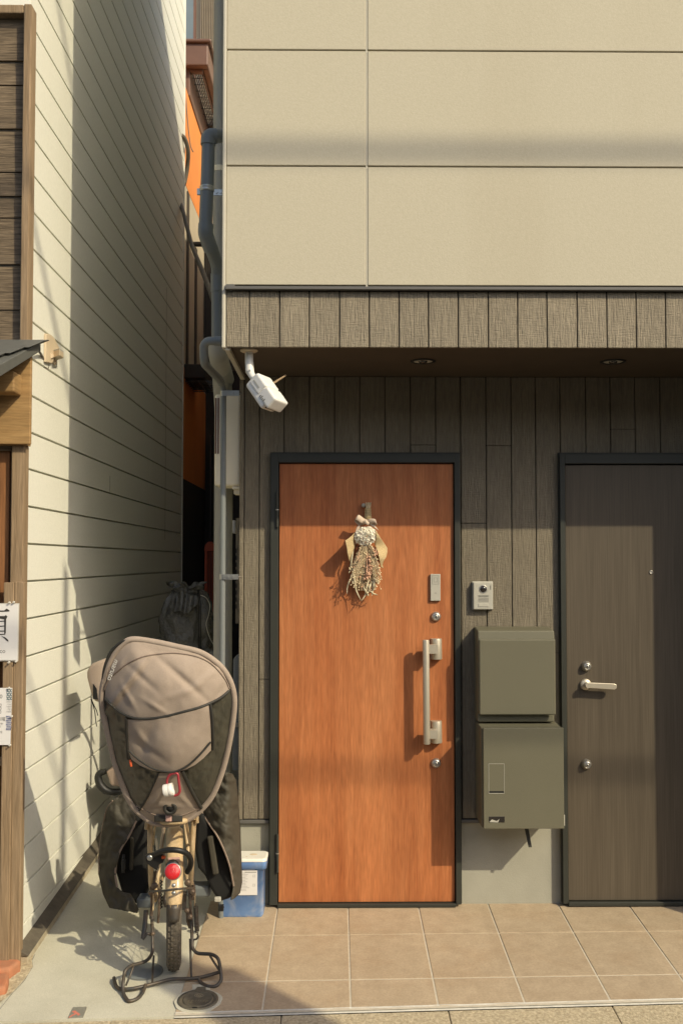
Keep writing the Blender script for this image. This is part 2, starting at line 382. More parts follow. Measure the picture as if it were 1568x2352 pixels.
m.add([(-5, fz(-5), gz(fz(-5))), (-1.9, fz(-1.9), gz(fz(-1.9))), (-1.2, fz(-1.2), gz(fz(-1.2))), (PX, fz(PX), gz(fz(PX))),
       (-5, 14, gz(14)), (-1.9, 14, gz(14)), (-1.2, 14, gz(14)), (PX, 14, gz(14)), (-5, 9, gz(9)), (-1.9, 9, gz(9)), (-1.2, 9, gz(9)), (PX, 9, gz(9))],
      [(0, 1, 9, 8), (1, 2, 10, 9), (2, 3, 11, 10), (8, 9, 5, 4), (9, 10, 6, 5), (10, 11, 7, 6)])
m.add([(PX, 4.574, gz(4.574)), (1.0, 4.574, gz(4.574)), (1.0, 9, gz(9)), (PX, 9, gz(9))], [(0, 1, 2, 3)])
m.add([(-5, fz(-5), gz(fz(-5))), (PX, fz(PX), gz(fz(PX))), (PX, fz(PX), -.3), (-5, fz(-5), -.3)], [(0, 1, 2, 3)])
struct(m.build('concrete_apron', M['concrete'], origin=(0, 0, 0)))
# hairline crack along the old joint, left
m = MB(); ck = [atg(u, v, .002) for u, v in [(81, 2192), (74, 2206), (76, 2220), (68, 2233), (58, 2250), (48, 2262), (30, 2280), (12, 2303), (0, 2318)]]
for a, b in zip(ck, ck[1:]): m.add([a + Vector((-.0012, 0, 0)), a + Vector((.0012, 0, 0)), b + Vector((.0012, 0, 0)), b + Vector((-.0012, 0, 0))], [(0, 1, 2, 3)])
struct(m.build('apron_crack', M['ink_grey'], origin=(0, 0, 0)))
# rough strip of mortar and pebbles beside the bricks
m = patch([(-10, 2235), (50, 2186), (80, 2186), (74, 2206), (76, 2220), (60, 2246), (30, 2278), (-10, 2312)], lambda u, v: atg(u, v, .004 + .008 * noise.noise((u * .15, v * .15, 0))), 6)
struct(m.build('mortar_strip', M['aggregate'], origin=(0, 0, 0)))
# white mortar edge along porch and apron
m = MB()
for i in range(60):
    a = PX + i * .075; b = a + .075
    wa, wb = [.020 + .005 * noise.noise((q * 9, 0, 3)) for q in (a, b)]
    m.add([(a, fy(a) - .004, gz(fy(a)) - .004), (b, fy(b) - .004, gz(fy(b)) - .004), (b, fy(b) + wb, gz(fy(b) + wb) + .0045), (a, fy(a) + wa, gz(fy(a) + wa) + .0045)], [(0, 1, 2, 3)])
struct(m.build('mortar_edge', M['mortar'], origin=(0, 0, 0)))
# porch: grout sheet and tiles
m = MB(); m.add([(PX, fy(PX), gz(fy(PX)) + .0026), (4, fy(4), gz(fy(4)) + .0026), (4, YW + .05, gz(YW) + .0026), (PX, YW + .05, gz(YW) + .0026)], [(0, 1, 2, 3)])
struct(m.build('porch_grout', M['grout'], origin=(0, 0, 0)))
m = MB(); cols = [PX] + [-.27 + .3176 * i for i in range(14)]
R1 = (atg(502, 2152), atg(1568, 2140)); R2 = (atg(502, 2257), atg(1568, 2239.5))
def rowy(p, x): return p[0].y + (p[1].y - p[0].y) * (x - p[0].x) / (p[1].x - p[0].x)
rows = [lambda x: YW + .06, lambda x: rowy(R1, x), lambda x: rowy(R2, x), lambda x: fy(x) + .012]
for j in range(3):
    for i in range(len(cols) - 1):
        g = .0034; a, b = cols[i] + (g if i else 0), cols[i + 1] - g
        q = [(a, rows[j + 1](a) + g), (b, rows[j + 1](b) + g), (b, rows[j](b) - g), (a, rows[j](a) - g)]
        top = [Vector((x, y, gz(y) + .0035)) for x, y in q]; bot = [Vector((x, y, gz(y) - .004)) for x, y in q]
        m.add(top + bot, [(0, 1, 2, 3), (0, 4, 5, 1), (1, 5, 6, 2), (2, 6, 7, 3), (3, 7, 4, 0)])
struct(m.build('tiled_porch', M['tile'], bevel=.0012, seg=1, origin=(0, 0, 0)))

# ================================================================ the house with the two doors
house = thing('house', 'beige panelled house over a dark plank ground floor with orange and dark doors', 'house', (1.2, YW, 0))
def X(u, y=YW): return at(u, 1289, y).x
def Z(v, y=YW, u=1000): return at(u, v, y).z
XR = 3.6
ZS, ZB = Z(797.5, YF), Z(655, YF)                        # underside of the overhang, foot of the pale panels
core = [(4.60, 0), (12, .2), (12, 5.46), (7.56, 5.46), (3.93, 8.18), (3.93, ZS + .027), (4.60, ZS + .027)]
MB().prism([(XC + .003, y, z) for y, z in core], (XR - XC, 0, 0)).build('side_wall', M['siding_trim'], house)
m = MB()
zs = [ZB, Z(382.5, YF), Z(116.5, YF)]
while zs[-1] < 7: zs.append(zs[-1] + .457)
xj = X(842, YF); x0 = X(516, YF)
for i in range(len(zs) - 1):
    a, b = zs[i] + (.003 if i else 0), zs[i + 1] - .003
    m.box(x0, xj - .004, YF, YF + .012, a, b); m.box(xj + .005, XR, YF, YF + .012, a, b)
m.build('upper_wall', M['beige'], house, bevel=.0025)
MB().box(xj - .004, xj + .005, YF + .003, YF + .0115, ZB - .01, 7.0).build('panel_joint', M['beige_trim'], house, bevel=.002)
m = MB(); m.box(X(507, YF), x0 - .001, YF - .006, YF + .05, ZS - .005, 7.0)
m.build('corner_trim', M['beige_trim'], house, bevel=.004)
m = MB(); zf = Z(667, YF)
m.box(x0 + .04, XR, YF - .004, YF + .02, Z(667, YF) + .0, Z(661, YF)); m.box(x0, XR, YF - .022, YF - .001, Z(668.5, YF), Z(661.5, YF))
m.box(x0, x0 + .035, YF - .014, YF + .01, Z(663, YF), ZB - .002)
m.build('drip_flashing', M['flash'], house, bevel=.0015)
m = MB(); us = [516.5, 570, 640, 709, 779, 848, 917, 985, 1054, 1124, 1192, 1260, 1330, 1399, 1467, 1535]
xs = [X(u, YF) for u in us]
while xs[-1] < XR: xs.append(xs[-1] + .118)
for a, b in zip(xs, xs[1:]): m.box(a + .002, b - .002, YF + .004, YF + .018, ZS, zf - .004)
m.build('fascia', M['fascia'], house, bevel=.003)
MB().box(XC + .03, XR, YF + .012, YF + .018, ZS + .007, ZB + .009).build('fascia_backing', M['inner'], house)
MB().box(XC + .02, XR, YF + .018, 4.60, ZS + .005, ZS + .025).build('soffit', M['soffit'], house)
m = MB(); m.box(XC + .002, XC + .022, YF + .016, 4.58, ZS - .011, ZS + .027)
m.build('soffit_trim', M['beige_trim'], house, bevel=.002)
# lower wall of planks
D1, D2 = (621, 1055, 1043), (1282, 1990, 1043)
m = MB(); pu = [560, 595, 652, 710, 768, 826, 884, 943, 1001, 1058.5, 1117, 1175, 1231, 1288, 1347, 1404, 1461, 1519, 1576.6]
px = [X(u) for u in pu]
while px[-1] < 2.1: px.append(px[-1] + .1153)
def cutz(a, b):
    for (l, r_, t) in (D1, D2):
        if X(l) - .001 < (a + b) / 2 < X(r_) + .001: return Z(t) + .0
    return .392
JN = {2: 1490, 7: 1022, 10: 1023, 9: 1202, 15: 985, 1: 1560, 12: 1500}
for k, (a, b) in enumerate(zip(px, px[1:])):
    segs = [(a, b)]
    for (l, r_, t) in (D1, D2):
        for e in (X(l), X(r_)):
            segs = [s2 for (p, q) in segs for s2 in (((p, e), (e, q)) if p + .004 < e < q - .004 else ((p, q),))]
    for (p, q) in segs:
        zb = cutz(p, q); zt = ZS + .004; zj = Z(JN[k]) if k in JN else None
        p2 = p + (.002 if abs(p - a) < 1e-6 else 0); q2 = q - (.002 if abs(q - b) < 1e-6 else 0)
        if zj and zb < zj < zt: m.box(p2, q2, YW, YW + .013, zb, zj - .001); m.box(p2, q2, YW, YW + .013, zj + .001, zt)
        else: m.box(p2, q2, YW, YW + .013, zb, zt)
m.build('lower_wall', M['plank'], house, bevel=.0025)
MB().box(XC + .01, XR, YW + .010, YW + .016, .38, ZS + .017).build('plank_backing', M['inner'], house)
m = MB(); m.box(XC, X(559.5), YW - .004, YW + .035, .39, ZS + .001); m.build('plank_corner_trim', M['plank'], house, bevel=.003)
m = MB(); m.box(XC + .006, XR, YW + .014, YW + .05, -.1, .372); m.build('plinth', M['plinth'], house, bevel=.006)
for l, r_ in ((550, 620), (1056, 1281)): MB().box(X(l), X(r_) , YW - .006, YW + .02, .3725, .388).build('plinth_flashing', M['flash'], house, bevel=.002)
m = MB(); m.box(2.085, XR, YF + .019, YW - .004, -.1, ZS + .003); m.build('wing_wall', M['plank'], house)

def door(l, r_, t, b, ll, lr, lt, lb, leafmat, label, hinge=True):
    d = MB().box(X(ll), X(lr), YW - .012, YW + .03, Z(lb), Z(lt)).build('door', leafmat, house, bevel=.0015, label=label)
    m = MB(); yf = YW - .03
    m.box(X(l), X(ll) - .004, yf, YW + .02, Z(b), Z(t)); m.box(X(lr) + .004, X(r_), yf, YW + .02, Z(b), Z(t))
    m.box(X(ll) - .004, X(lr) + .004, yf, YW + .02, Z(lt) + .004, Z(t)); m.box(X(ll) - .004, X(lr) + .004, yf - .004, YW + .02, Z(b) - .01, Z(lb) - .003)
    # outer fin of the frame
    m.box(X(l) - .004, X(l), yf + .014, YW + .004, Z(b), Z(t) + .008); m.box(X(l), X(r_), yf + .014, YW + .004, Z(t), Z(t) + .008)
    m.box(X(r_), X(r_) + .004, yf + .014, YW + .004, Z(b), Z(t) + .008)
    d['_o'] = house['_o']
    m.build('door_frame', M['frame'], d, bevel=.002)
    MB().box(X(l) + .01, X(r_) - .01, YW + .012, YW + .05, Z(b), Z(t) - .01).build('door_rebate', M['inner'], d)
    return d
front = door(622, 1054, 1044, 2073, 642, 1040, 1066, 2069, M['veneer'], 'orange brown woodgrain door with pull bar and dried flowers')
sid = door(1283, 1990, 1044, 2072, 1297, 1976, 1068, 2067, M['door_dark'], 'dark brown grained door with lever handle')
def knob(par, u, v, r, name='keyhole', out=.018):
    c = at(u, v, YW - .012)
    o = MB().lathe(c, (0, -1, 0), [(r, 0), (r, .006), (r * .82, out * .7), (r * .55, out), (r * .5, out), (r * .5, out - .003), (r * .32, out - .003), (r * .32, out + .002), (r * .12, out + .002)], 28).build(name, M['steel'], par)
    MB().box(c.x - .0012, c.x + .0012, c.y - out - .0035, c.y - out, c.z - .005, c.z + .005).build(name + '_slot', M['black'], par)
for v in (1416, 1752.5): knob(front, 1000.5, v, .0225)
m = MB()                                                 # pull bar
yb = YW - .085
a, b = at(977.5, 1470, yb), at(979.5, 1709, yb)
m.lathe(b, (a - b), [(.0145, 0), (.0155, .004), (.0155, (a - b).length - .004), (.0145, (a - b).length)], 20)
for (v0, v1, va, vb) in ((1467, 1514, 1481, 1501), (1656, 1706, 1676, 1696)):
    t, q = at(1001.5, v0, YW - .034), at(1002.5, v1, YW - .034)
    m.lathe(q, t - q, [(.0235, 0), (.0245, .003), (.0245, (t - q).length - .003), (.0235, (t - q).length)], 20)
    m.box(t.x - .0245, t.x + .0245, YW - .034, YW - .012, q.z, t.z)
    m.box(a.x, t.x, YW - .092, YW - .045, at(990, vb, YW - .08).z, at(990, va, YW - .08).z)
m.build('pull_handle', M['handle'], front)
c0, c1 = at(988, 1380, YW - .02), at(1010.5, 1318.5, YW - .02)
m = MB().box(c0.x, c1.x, YW - .026, YW - .012, c0.z, c1.z); m.build('card_reader', M['silver'], front, bevel=.002)
m = MB()
for (u0, v0, u1, v1) in ((992, 1322, 1007, 1342), (995.5, 1327, 1003.5, 1337)):
    p, q = at(u0, v1, YW - .027), at(u1, v0, YW - .027)
    for (x0_, x1_, z0_, z1_) in ((p.x, q.x, p.z, p.z + .0009), (p.x, q.x, q.z - .0009, q.z), (p.x, p.x + .0009, p.z, q.z), (q.x - .0009, q.x, p.z, q.z)): m.box(x0_, x1_, YW - .0268, YW - .026, z0_, z1_)
for k, rr in enumerate((.002, .004, .006)):
    c = at(998, 1362, YW - .0265); mw = MB().tube([c + Vector((rr * math.cos(t), 0, rr * math.sin(t))) for t in (-.6, -.2, .2, .6)], .0004, 4); mw.build('wave_mark', M['ink_grey'], front)
m.build('button_mark', M['ink_grey'], front)
for v0, v1 in ((1131, 1211), (1916, 2004)):
    m = MB(); p, q = at(637, v0, YW - .036), at(637, v1, YW - .036); mid = p.lerp(q, .5)
    m.tube([p, mid + Vector((0, 0, .002))], .0065, 12); m.tube([mid - Vector((0, 0, .002)), q], .0065, 12)
    m.build('hinge', M['frame'], front); MB().lathe(mid - Vector((0, 0, .002)), (0, 0, 1), [(.008, 0), (.008, .004)], 12).build('hinge_ring', M['steel'], front)
for v in (1530, 1755): knob(sid, 1345, v, .0235, out=.026)
m = MB(); c = at(1343.5, 1572, YW - .012)
m.lathe(c, (0, -1, 0), [(.026, 0), (.026, .010), (.022, .014), (.012, .016), (.011, .05)], 24)
e = at(1415, 1577, YW - .055); s0 = at(1346, 1573, YW - .055)
m.prism([(s0.x, e.y - .005, s0.z - .013), (e.x - .012, e.y - .005, e.z - .0135), (e.x - .002, e.y - .005, e.z - .009), (e.x, e.y - .005, e.z), (e.x - .002, e.y - .005, e.z + .009), (e.x - .012, e.y - .005, e.z + .0135), (s0.x, e.y - .005, s0.z + .011), (s0.x - .009, e.y - .005, s0.z)], (0, .011, 0))
m.build('lever_handle', M['handle'], sid, bevel=.002)
c = at(1494, 1314, YW - .012); MB().lathe(c, (0, -1, 0), [(.0085, 0), (.0085, .004), (.005, .005), (.005, .003)], 16).build('peephole', M['steel'], sid)
# downlights in the soffit
dl = thing('downlight', 'round recessed downlight in the soffit above the orange door', 'ceiling light', (0.363, 4.21, ZS + .005), 'downlights recessed in the soffit')
m = MB().lathe((.363, 4.21, ZS + .0045), (0, 0, -1), [(.040, -.0005), (.054, 0), (.054, .004), (.046, .006), (.042, .001)], 32); m.build('trim_ring', M['black'], dl)
m = MB(); m.lathe((.363, 4.21, ZS + .0045), (0, 0, -1), [(.041, .0008), (.039, .002), (.012, .0015)], 28); m.build('reflector', M['silver'], dl)
m = MB().sphere((.363, 4.21, ZS + .004), .02, 2, (1, 1, .6)); m.build('bulb', M['lens'], dl)
d2 = dl.copy(); S.collection.objects.link(d2); d2.location = (1.174, 4.21, ZS + .005)
d2['label'] = 'round recessed downlight in the soffit above the wall and dark door'
for ch in list(dl.children):
    c = ch.copy(); S.collection.objects.link(c); c.parent = d2

# ================================================================ things on that wall
ic = thing('intercom', 'small silver video intercom on the plank wall right of the orange door', 'intercom', (at(1108, 1368, YW).x, YW, at(1108, 1400, YW).z))
yi = YW - .030; p, q = at(1086.5, 1400, yi), at(1131.5, 1337.5, yi)
MB().box(p.x, q.x, yi, YW - .001, p.z, q.z).build('body', M['silver'], ic, bevel=.004)
MB().box(p.x - .003, q.x + .003, YW - .010, YW - .002, p.z - .002, q.z + .004).build('back_plate', M['silver'], ic, bevel=.003)
def rel(fx, fz_, dy=0): return Vector((p.x + (q.x - p.x) * fx, yi - dy, q.z + (p.z - q.z) * fz_))
c = rel(.5, .25); m = MB().sphere(c, .0155, 3, (1, .45, 1)); m.build('camera_lens', M['lens'], ic)
m = MB().lathe(c, (0, -1, 0), [(.0195, .0), (.0185, .0018), (.016, .001)], 28); m.build('lens_ring', M['steel'], ic)
a, b = rel(.86, .27), rel(.89, .115); MB().box(a.x, b.x, yi - .0006, yi, a.z, b.z).build('indicator', M['black'], ic)
m = MB(); a, b = rel(.25, .54), rel(.77, .475); m.box(a.x, b.x, yi - .0006, yi, a.z, b.z); m.build('name_slot', M['plate'], ic)
m = MB()
for k in range(11):
    a, b = rel(.26 + k * .048, .73), rel(.26 + k * .048 + .018, .57); m.box(a.x, b.x, yi - .0006, yi, a.z, b.z)
m.build('speaker_grille', M['ink_grey'], ic)
a, b = rel(.25, .9), rel(.77, .79); MB().box(a.x, b.x, yi - .0022, yi, a.z, b.z).build('call_button', M['silver'], ic, bevel=.001)

ym = 4.435
mb = thing('mailbox', 'olive metal mailbox with a large flap, fixed above the parcel box', 'mailbox', ((.62 + .96) / 2, YW, at(1180, 1662, ym).z))
xl, xr_ = at(1098, 1550, ym).x, at(1275, 1550, ym).x
zt = at(1180, 1446, ym).z; zb = at(1180, 1661, ym).z
m = MB(); m.prism([(xl, YW - .002, zb), (xl, ym + .03, zb), (xl, ym + .03, zb + .04), (xl, ym + .012, zb + .05), (xl, ym + .012, zt - .05), (xl, ym + .02, zt - .006), (xl, YW - .002, zt + .006)], (xr_ - xl, 0, 0))
m.build('body', M['olive'], mb, bevel=.006)
a, b = at(1100, 1642, ym), at(1274, 1468, ym)
fl = MB().box(a.x, b.x, ym - .006, ym + .010, a.z, b.z).build('flap', M['olive'], mb, bevel=.006, seg=3)
ym = 4.362
pb = thing('parcel_box', 'olive metal parcel box with recessed handle and small window below the mailbox', 'parcel box', ((.634 + .987) / 2, YW, .387))
xl, xr_ = at(1106, 1800, ym).x, at(1293, 1800, ym).x; zt = at(1200, 1671.5, ym).z; zb = at(1200, 1902, ym).z
m = MB(); m.prism([(xl, YW - .002, zb), (xl, ym + .012, zb), (xl, ym + .012, zt - .004), (xl, YW - .002, zt + .004)], (xr_ - xl, 0, 0)); m.build('body', M['olive'], pb, bevel=.004)
dp = MB().box(xl + .006, xr_ + .001, ym - .006, ym + .010, zb - .002, zt).build('door', M['olive'], pb, bevel=.0025)
dp['_o'] = pb['_o']
m = MB(); a, b = at(1121.5, 1823, ym - .007), at(1157.5, 1754, ym - .007); yy = ym - .0062
for (x0_, x1_, z0_, z1_) in ((a.x, b.x, a.z, a.z + .0018), (a.x, b.x, b.z - .0014, b.z), (a.x, a.x + .0014, a.z, b.z), (b.x - .0014, b.x, a.z, b.z)): m.box(x0_, x1_, yy - .001, yy + .001, z0_, z1_)
m.build('latch_rim', M['silver'], dp, label='thin pale rim round the recessed latch')
a2, b2 = at(1122.5, 1821, yy), at(1156.5, 1817, yy); MB().box(a2.x, b2.x, yy - .0006, yy + .002, a2.z, b2.z).build('latch_slot', M['black'], dp)
a2, b2 = at(1122, 1889, yy), at(1158, 1875.5, yy); MB().box(a2.x, b2.x, yy - .0012, yy + .002, a2.z, b2.z).build('indicator_window', M['lens'], dp, bevel=.0008)
m = MB(); m.prism([at(1123, 1888, yy - .0014), at(1129, 1882, yy - .0014), at(1140, 1886, yy - .0014), at(1146, 1881, yy - .0014), at(1143, 1889, yy - .0014)], (0, -.0004, 0)); m.build('window_paper', M['silver'], dp)
m = MB(); c0, c1 = at(1207, 1903, 4.46), at(1217, 1946, 4.445)
m.add([c0 + Vector((-.008, 0, .01)), c0 + Vector((.009, 0, .01)), c1 + Vector((.007, 0, 0)), c1 + Vector((-.008, -.001, 0))], [(0, 1, 2, 3)]); m.build('strap', M['zip'], pb, solid=.002)
MB().box(xr_ + .001, xr_ + .005, ym + .0, ym + .03, zb + .01, zb + .055).build('hinge_block', M['silver'], pb)

# security camera under the soffit
cc = at(572, 808, 4.0); zs_ = ZS + .005
sc_ = thing('security_camera', 'white bullet security camera with antenna hanging under the soffit corner', 'camera', (cc.x, 4.0, zs_))
m = MB().lathe((cc.x, 4.0, zs_ - .0005), (0, 0, -1), [(.0355, 0), (.0355, .004), (.030, .008), (.016, .010)], 28); m.build('mount_plate', M['lampcream'], sc_)
j = at(574, 855, 3.985)
m = MB().tube([(cc.x, 4.0, zs_ - .008), (cc.x + .001, 3.995, (zs_ + j.z) / 2), j], [.0165, .0165, .0175], 16)
bk = at(590, 872, 3.965); m.tube([j + Vector((0, 0, .004)), j.lerp(bk, .5) + Vector((-.003, 0, -.004)), bk], [.0165, .0135, .016], 14)
m.build('bracket_arm', M['white_cam'], sc_)
MB().lathe(j + Vector((0, -.0155, .003)), (0, -1, 0), [(.005, 0), (.005, .003)], 12).build('joint_screw', M['steel'], sc_)
A = Vector((.50, -.44, -.75)).normalized()
N1 = Vector((.66, -.38, .65)); N1 = (N1 - A * N1.dot(A)).normalized(); N2 = A.cross(N1)
if N2.x > 0: N2 = -N2
b0 = at(585, 868, 3.955)
def cbox(l0, l1, w0, w1, h0, h1, name, mt, bev, taper=0):
    l0, l1, w0, w1, h0, h1 = [q_ * 1.28 for q_ in (l0, l1, w0, w1, h0, h1)]
    pts = []
    for (s_, l_) in ((0, l0), (1, l1)):
        for (ww, hh) in ((w0, h0), (w1, h0), (w1, h1), (w0, h1)): pts.append(b0 + A * l_ + N2 * ww + N1 * hh)
    m = MB().add(pts, [(0, 1, 2, 3), (4, 7, 6, 5), (0, 4, 5, 1), (1, 5, 6, 2), (2, 6, 7, 3), (3, 7, 4, 0)])
    return m.build(name, mt, sc_, bevel=bev, seg=3)
cbox(.012, .122, -.032, .030, -.030, .026, 'body', M['white_cam'], .012)
cbox(.018, .080, -.035, .033, -.012, .031, 'sun_shield', M['white_cam'], .009)
cbox(.082, .140, -.035, .033, -.012, .031, 'front_shield', M['white_cam'], .009)
cbox(.1215, .1235, -.022, .020, -.020, .016, 'lens_face', M['lens'], .001)
# label marks and slot on the shaded flank (+N2)
m = MB()
def fl_(l, h, dw=.0336): return b0 + (A * l + N2 * dw + N1 * h) * 1.28
m.add([fl_(.03, .004, .0338), fl_(.03, .009, .0338), fl_(.066, .009, .0338), fl_(.066, .004, .0338)], [(0, 1, 2, 3)])
m.build('side_slot', M['silver'], sc_)
m = MB()
for k in range(4): m.add([fl_(.088 + .007 * k, -.008), fl_(.088 + .007 * k, .002 if k % 2 else -.002), fl_(.092 + .007 * k, .002 if k % 2 else -.002), fl_(.092 + .007 * k, -.008)], [(0, 1, 2, 3)])
m.build('label_print', M['ink_grey'], sc_)
m = MB().tube([at(622, 884, 3.97), at(632, 877.5, 3.985), at(656.5, 862, 4.02)], [.0052, .0048, .0036], 10); m.build('antenna', M['wood_post'], sc_)
# ================================================================ the white sided house on the left
wh = thing('sided_house', 'white house wall of horizontal siding along the left of the alley', 'house', (XL, 6, 0))
m = MB(); Y0, Y1 = 4.045, 8.14
zl = [1.475 + .1540 * i for i in range(-10, 32)]
ys0 = 4.10
m.box(XL - 3.2, XL - .0238, Y0 + .018, Y1, -.3, zl[-1] + .1)       # body behind the boards
for a, b in zip(zl, zl[1:]):
    m.prism([(XL, ys0, a + .0095), (XL, ys0, b - .0012), (XL - .002, ys0, b), (XL - .024, ys0, b), (XL - .024, ys0, a + .0085), (XL - .002, ys0, a + .0085)], (0, Y1 - .02 - ys0, 0))
m.build('siding_wall', M['siding'], wh)
m = MB(); m.box(XL - .3, XL + .0005, Y0 - .0, ys0, -.3, zl[-1]); m.build('corner_board', M['siding_trim'], wh, bevel=.003)
m = MB(); m.box(XL - .02, XL + .006, Y1 - .02, Y1 + .012, 0, zl[-1]); m.build('far_corner_trim', M['siding_trim'], wh, bevel=.003)
m = MB()
for (u, v0, v1) in ((383, 660, 1240), (253, 1093, 1133)):
    a, b = atx(u, v0, XL), atx(u, v1, XL); MB().box(XL - .001, XL + .0008, a.y - .0016, a.y + .0016, min(a.z, b.z), max(a.z, b.z)).build('board_joint', M['ink_grey'], wh)
m = MB(); m.prism([(XL - .02, 4.02, .034), (XL + .001, 4.02, .026), (XL + .047, 4.02, .002), (XL + .047, 4.02, -.004), (XL - .02, 4.02, -.004)], (0, 4.1, .246))
m.build('base_ledge', M['ledge'], wh, bevel=.003)
m = MB(); m.prism([(XL - .02, 4.026, -.005), (XL + .043, 4.026, -.005), (XL + .043, 4.026, -.2), (XL - .02, 4.026, -.2)], (0, 4.1, .246)); m.build('base_step', M['ledge_side'], wh, bevel=.003)

# ================================================================ the wooden shop front at the frame's left edge
sh = thing('wooden_shop', 'old timber shop front of weathered boards at the left edge', 'shop', (-2.0, 4.0, 0))
def W(u, y=4.0): return at(u, 1289, y).x
XS = -4.2
m = MB(); bz = [2.44] + [Z(v, 4.03, 20) for v in (712, 608, 500, 451, 395, 296, 195, 140)] + [Z(30, 4.03, 20)]
bz = [2.2] + bz[1:]
for k, (a, b) in enumerate(zip(bz, bz[1:])):
    t = .012 * (k % 2)
    m.prism([(XS, 4.030 + t * .3, a + .002), (XS, 4.036 + t * .3, b - .002), (XS, 4.06, b - .002), (XS, 4.06, a + .002)], (W(41, 4.03) - XS, 0, 0))
m.build('board_wall', M['wood_grey'], sh, bevel=.0015)
MB().box(XS, -1.282, 4.0575, 4.0625, -.1, 3.74).build('wall_core', M['inner'], sh)
m = MB(); x0p, x1p = W(39, 3.99), W(57.5, 3.99)
m.box(x0p, x1p, 3.99, 4.06, 2.40, Z(8, 3.99, 50)); m.build('corner_post', M['wood_post'], sh, bevel=.005)
m = MB(); m.box(XS, x0p - .001, 3.992, 4.06, Z(29, 3.99, 20), Z(9, 3.99, 20)); m.build('top_rail', M['wood_post'], sh, bevel=.005)
# little lean-to roof
rx = -1.205
rp = [(4.03, 2.443), (3.985, 2.445), (3.50, 2.255)]
m = MB(); m.prism([(rx, 4.03, 2.452), (rx, 3.50, 2.246), (rx, 3.49, 2.246), (rx, 3.49, 2.205), (rx, 3.51, 2.205), (rx, 4.03, 2.415)], (XS - rx, 0, 0))
m.build('canopy_roof', M['slate'], sh, bevel=.003)
m = MB()
for k, f in enumerate((.12, .36, .6, .84)):
    y = 4.03 - .53 * f; z = 2.452 - .206 * f
    m.prism([(rx + .012 - .03 * k, y, z + .001), (rx + .03 - .03 * k, y - .01, z + .012), (rx + .012 - .03 * k, y - .13, z - .038)], (XS - rx, 0, 0))
m.build('roof_slates', M['slate'], sh)
m = MB(); m.prism([(rx + .045, 4.0, 2.452), (rx + .045, 3.985, 2.452), (rx + .0, 3.93, 2.424), (rx + .0, 4.0, 2.435)], (-.3, 0, 0)); m.build('ridge_cap', M['slate'], sh, bevel=.002)
yb = 3.955
m = MB(); xb = W(66, yb)
m.prism([(xb, yb, Z(1020, yb, 40)), (xb, yb, 2.40), (W(0, yb), yb, 2.40), (XS, yb, 2.40), (XS, yb, Z(1018, yb, 40))], (0, .022, 0)); m.build('fascia_board', M['wood_ply'], sh, bevel=.003)
MB().box(XS, W(60, 3.985), 3.977, 4.03, Z(1023, yb, 40) + .004, 2.38).build('fascia_packing', M['wood_ply'], sh)
m = MB(); a, b = at(31, 899, 3.86), at(23, 868, 3.86)
m.box(W(-60, 3.86), W(28, 3.86), 3.86, yb - .001, Z(900, 3.86, 0), Z(852, 3.86, 0)); m.build('bracket_block', M['wood_ply'], sh, bevel=.006)
# door bay below
m = MB(); m.box(W(25, 3.99), W(54, 3.99), 3.985, 4.05, -.04, Z(1022, 3.99, 40)); m.build('door_post', M['wood_post'], sh, bevel=.004)
m = MB(); m.box(XS, W(20, 4.02), 4.02, 4.05, -.04, Z(1036, 4.02, 10)); m.build('sliding_door', M['wood_red'], sh, bevel=.002)
m = MB(); m.box(XS, W(24.5, 4.01), 4.0, 4.05, Z(1036, 4.01, 10) + .001, Z(1022, 4.01, 10)); m.build('door_head', M['wood_grey'], sh, bevel=.002)
m = MB(); m.box(W(10, 3.955), W(33, 3.955), 3.955, 3.984, -.025, Z(1338, 3.955, 40)); m.box(W(34, 3.96), W(56.5, 3.96), 3.962, 3.984, -.025, Z(1336, 3.96, 40)); m.box(W(-40, 3.965), W(-6, 3.965), 3.97, 3.984, -.02, Z(1338, 3.955, 0))
m.build('door_batten', M['wood_post'], sh, bevel=.003)
m = MB(); m.box(XS, W(8, 3.97), 3.985, 4.018, Z(1760, 3.98, 0), Z(1740, 3.98, 0)); m.box(XS, W(8, 3.97), 3.985, 4.018, -.03, .06); m.build('door_rail', M['wood_post'], sh, bevel=.003)
m = MB(); m.box(XS, W(45, 3.95), 3.93, 4.05, -.06, -.028); m.build('door_sill', M['zip'], sh, bevel=.003)

# notices pinned on the shop
def pins(par, lst, y):
    for (u, v) in lst:
        c = at(u, v, y); MB().lathe(c, (0, -1, 0), [(.0045, 0), (.0045, .001), (.0022, .002), (.0024, .006), (.004, .008), (.0036, .009)], 12).build('push_pin', M['film'], par)
yn = 3.948
n1 = thing('notice', 'white paper notice with one large black kanji, pinned to the shop post', 'notice', (at(0, 1515, yn).x, yn, at(0, 1515, yn).z))
a, b = at(40, 1516, yn), at(42.5, 1388, yn); xl2 = a.x - .21
m = MB().add([(xl2, yn, a.z), (a.x, yn, a.z), (b.x, yn, b.z), (xl2, yn, b.z)], [(0, 1, 2, 3)]); m.build('paper', M['paper'], n1, solid=.0015)
m = MB().add([(xl2 - .004, yn + .002, a.z - .004), (a.x + .004, yn + .002, a.z - .004), (b.x + .004, yn + .002, b.z + .004), (xl2 - .004, yn + .002, b.z + .004)], [(0, 1, 2, 3)]); m.build('film_sleeve', M['film'], n1, solid=.001)
def ink(par, polys, y, mt, name, label=None):
    m = MB()
    for pl in polys: m.prism([at(u, v, y) for u, v in pl], (0, -.0005, 0))
    return m.build(name, mt, par, label=label)
def c8(l): return [(x * .2133, 1285.8 + y * .2133) for x, y in l]
yk = yn - .0015
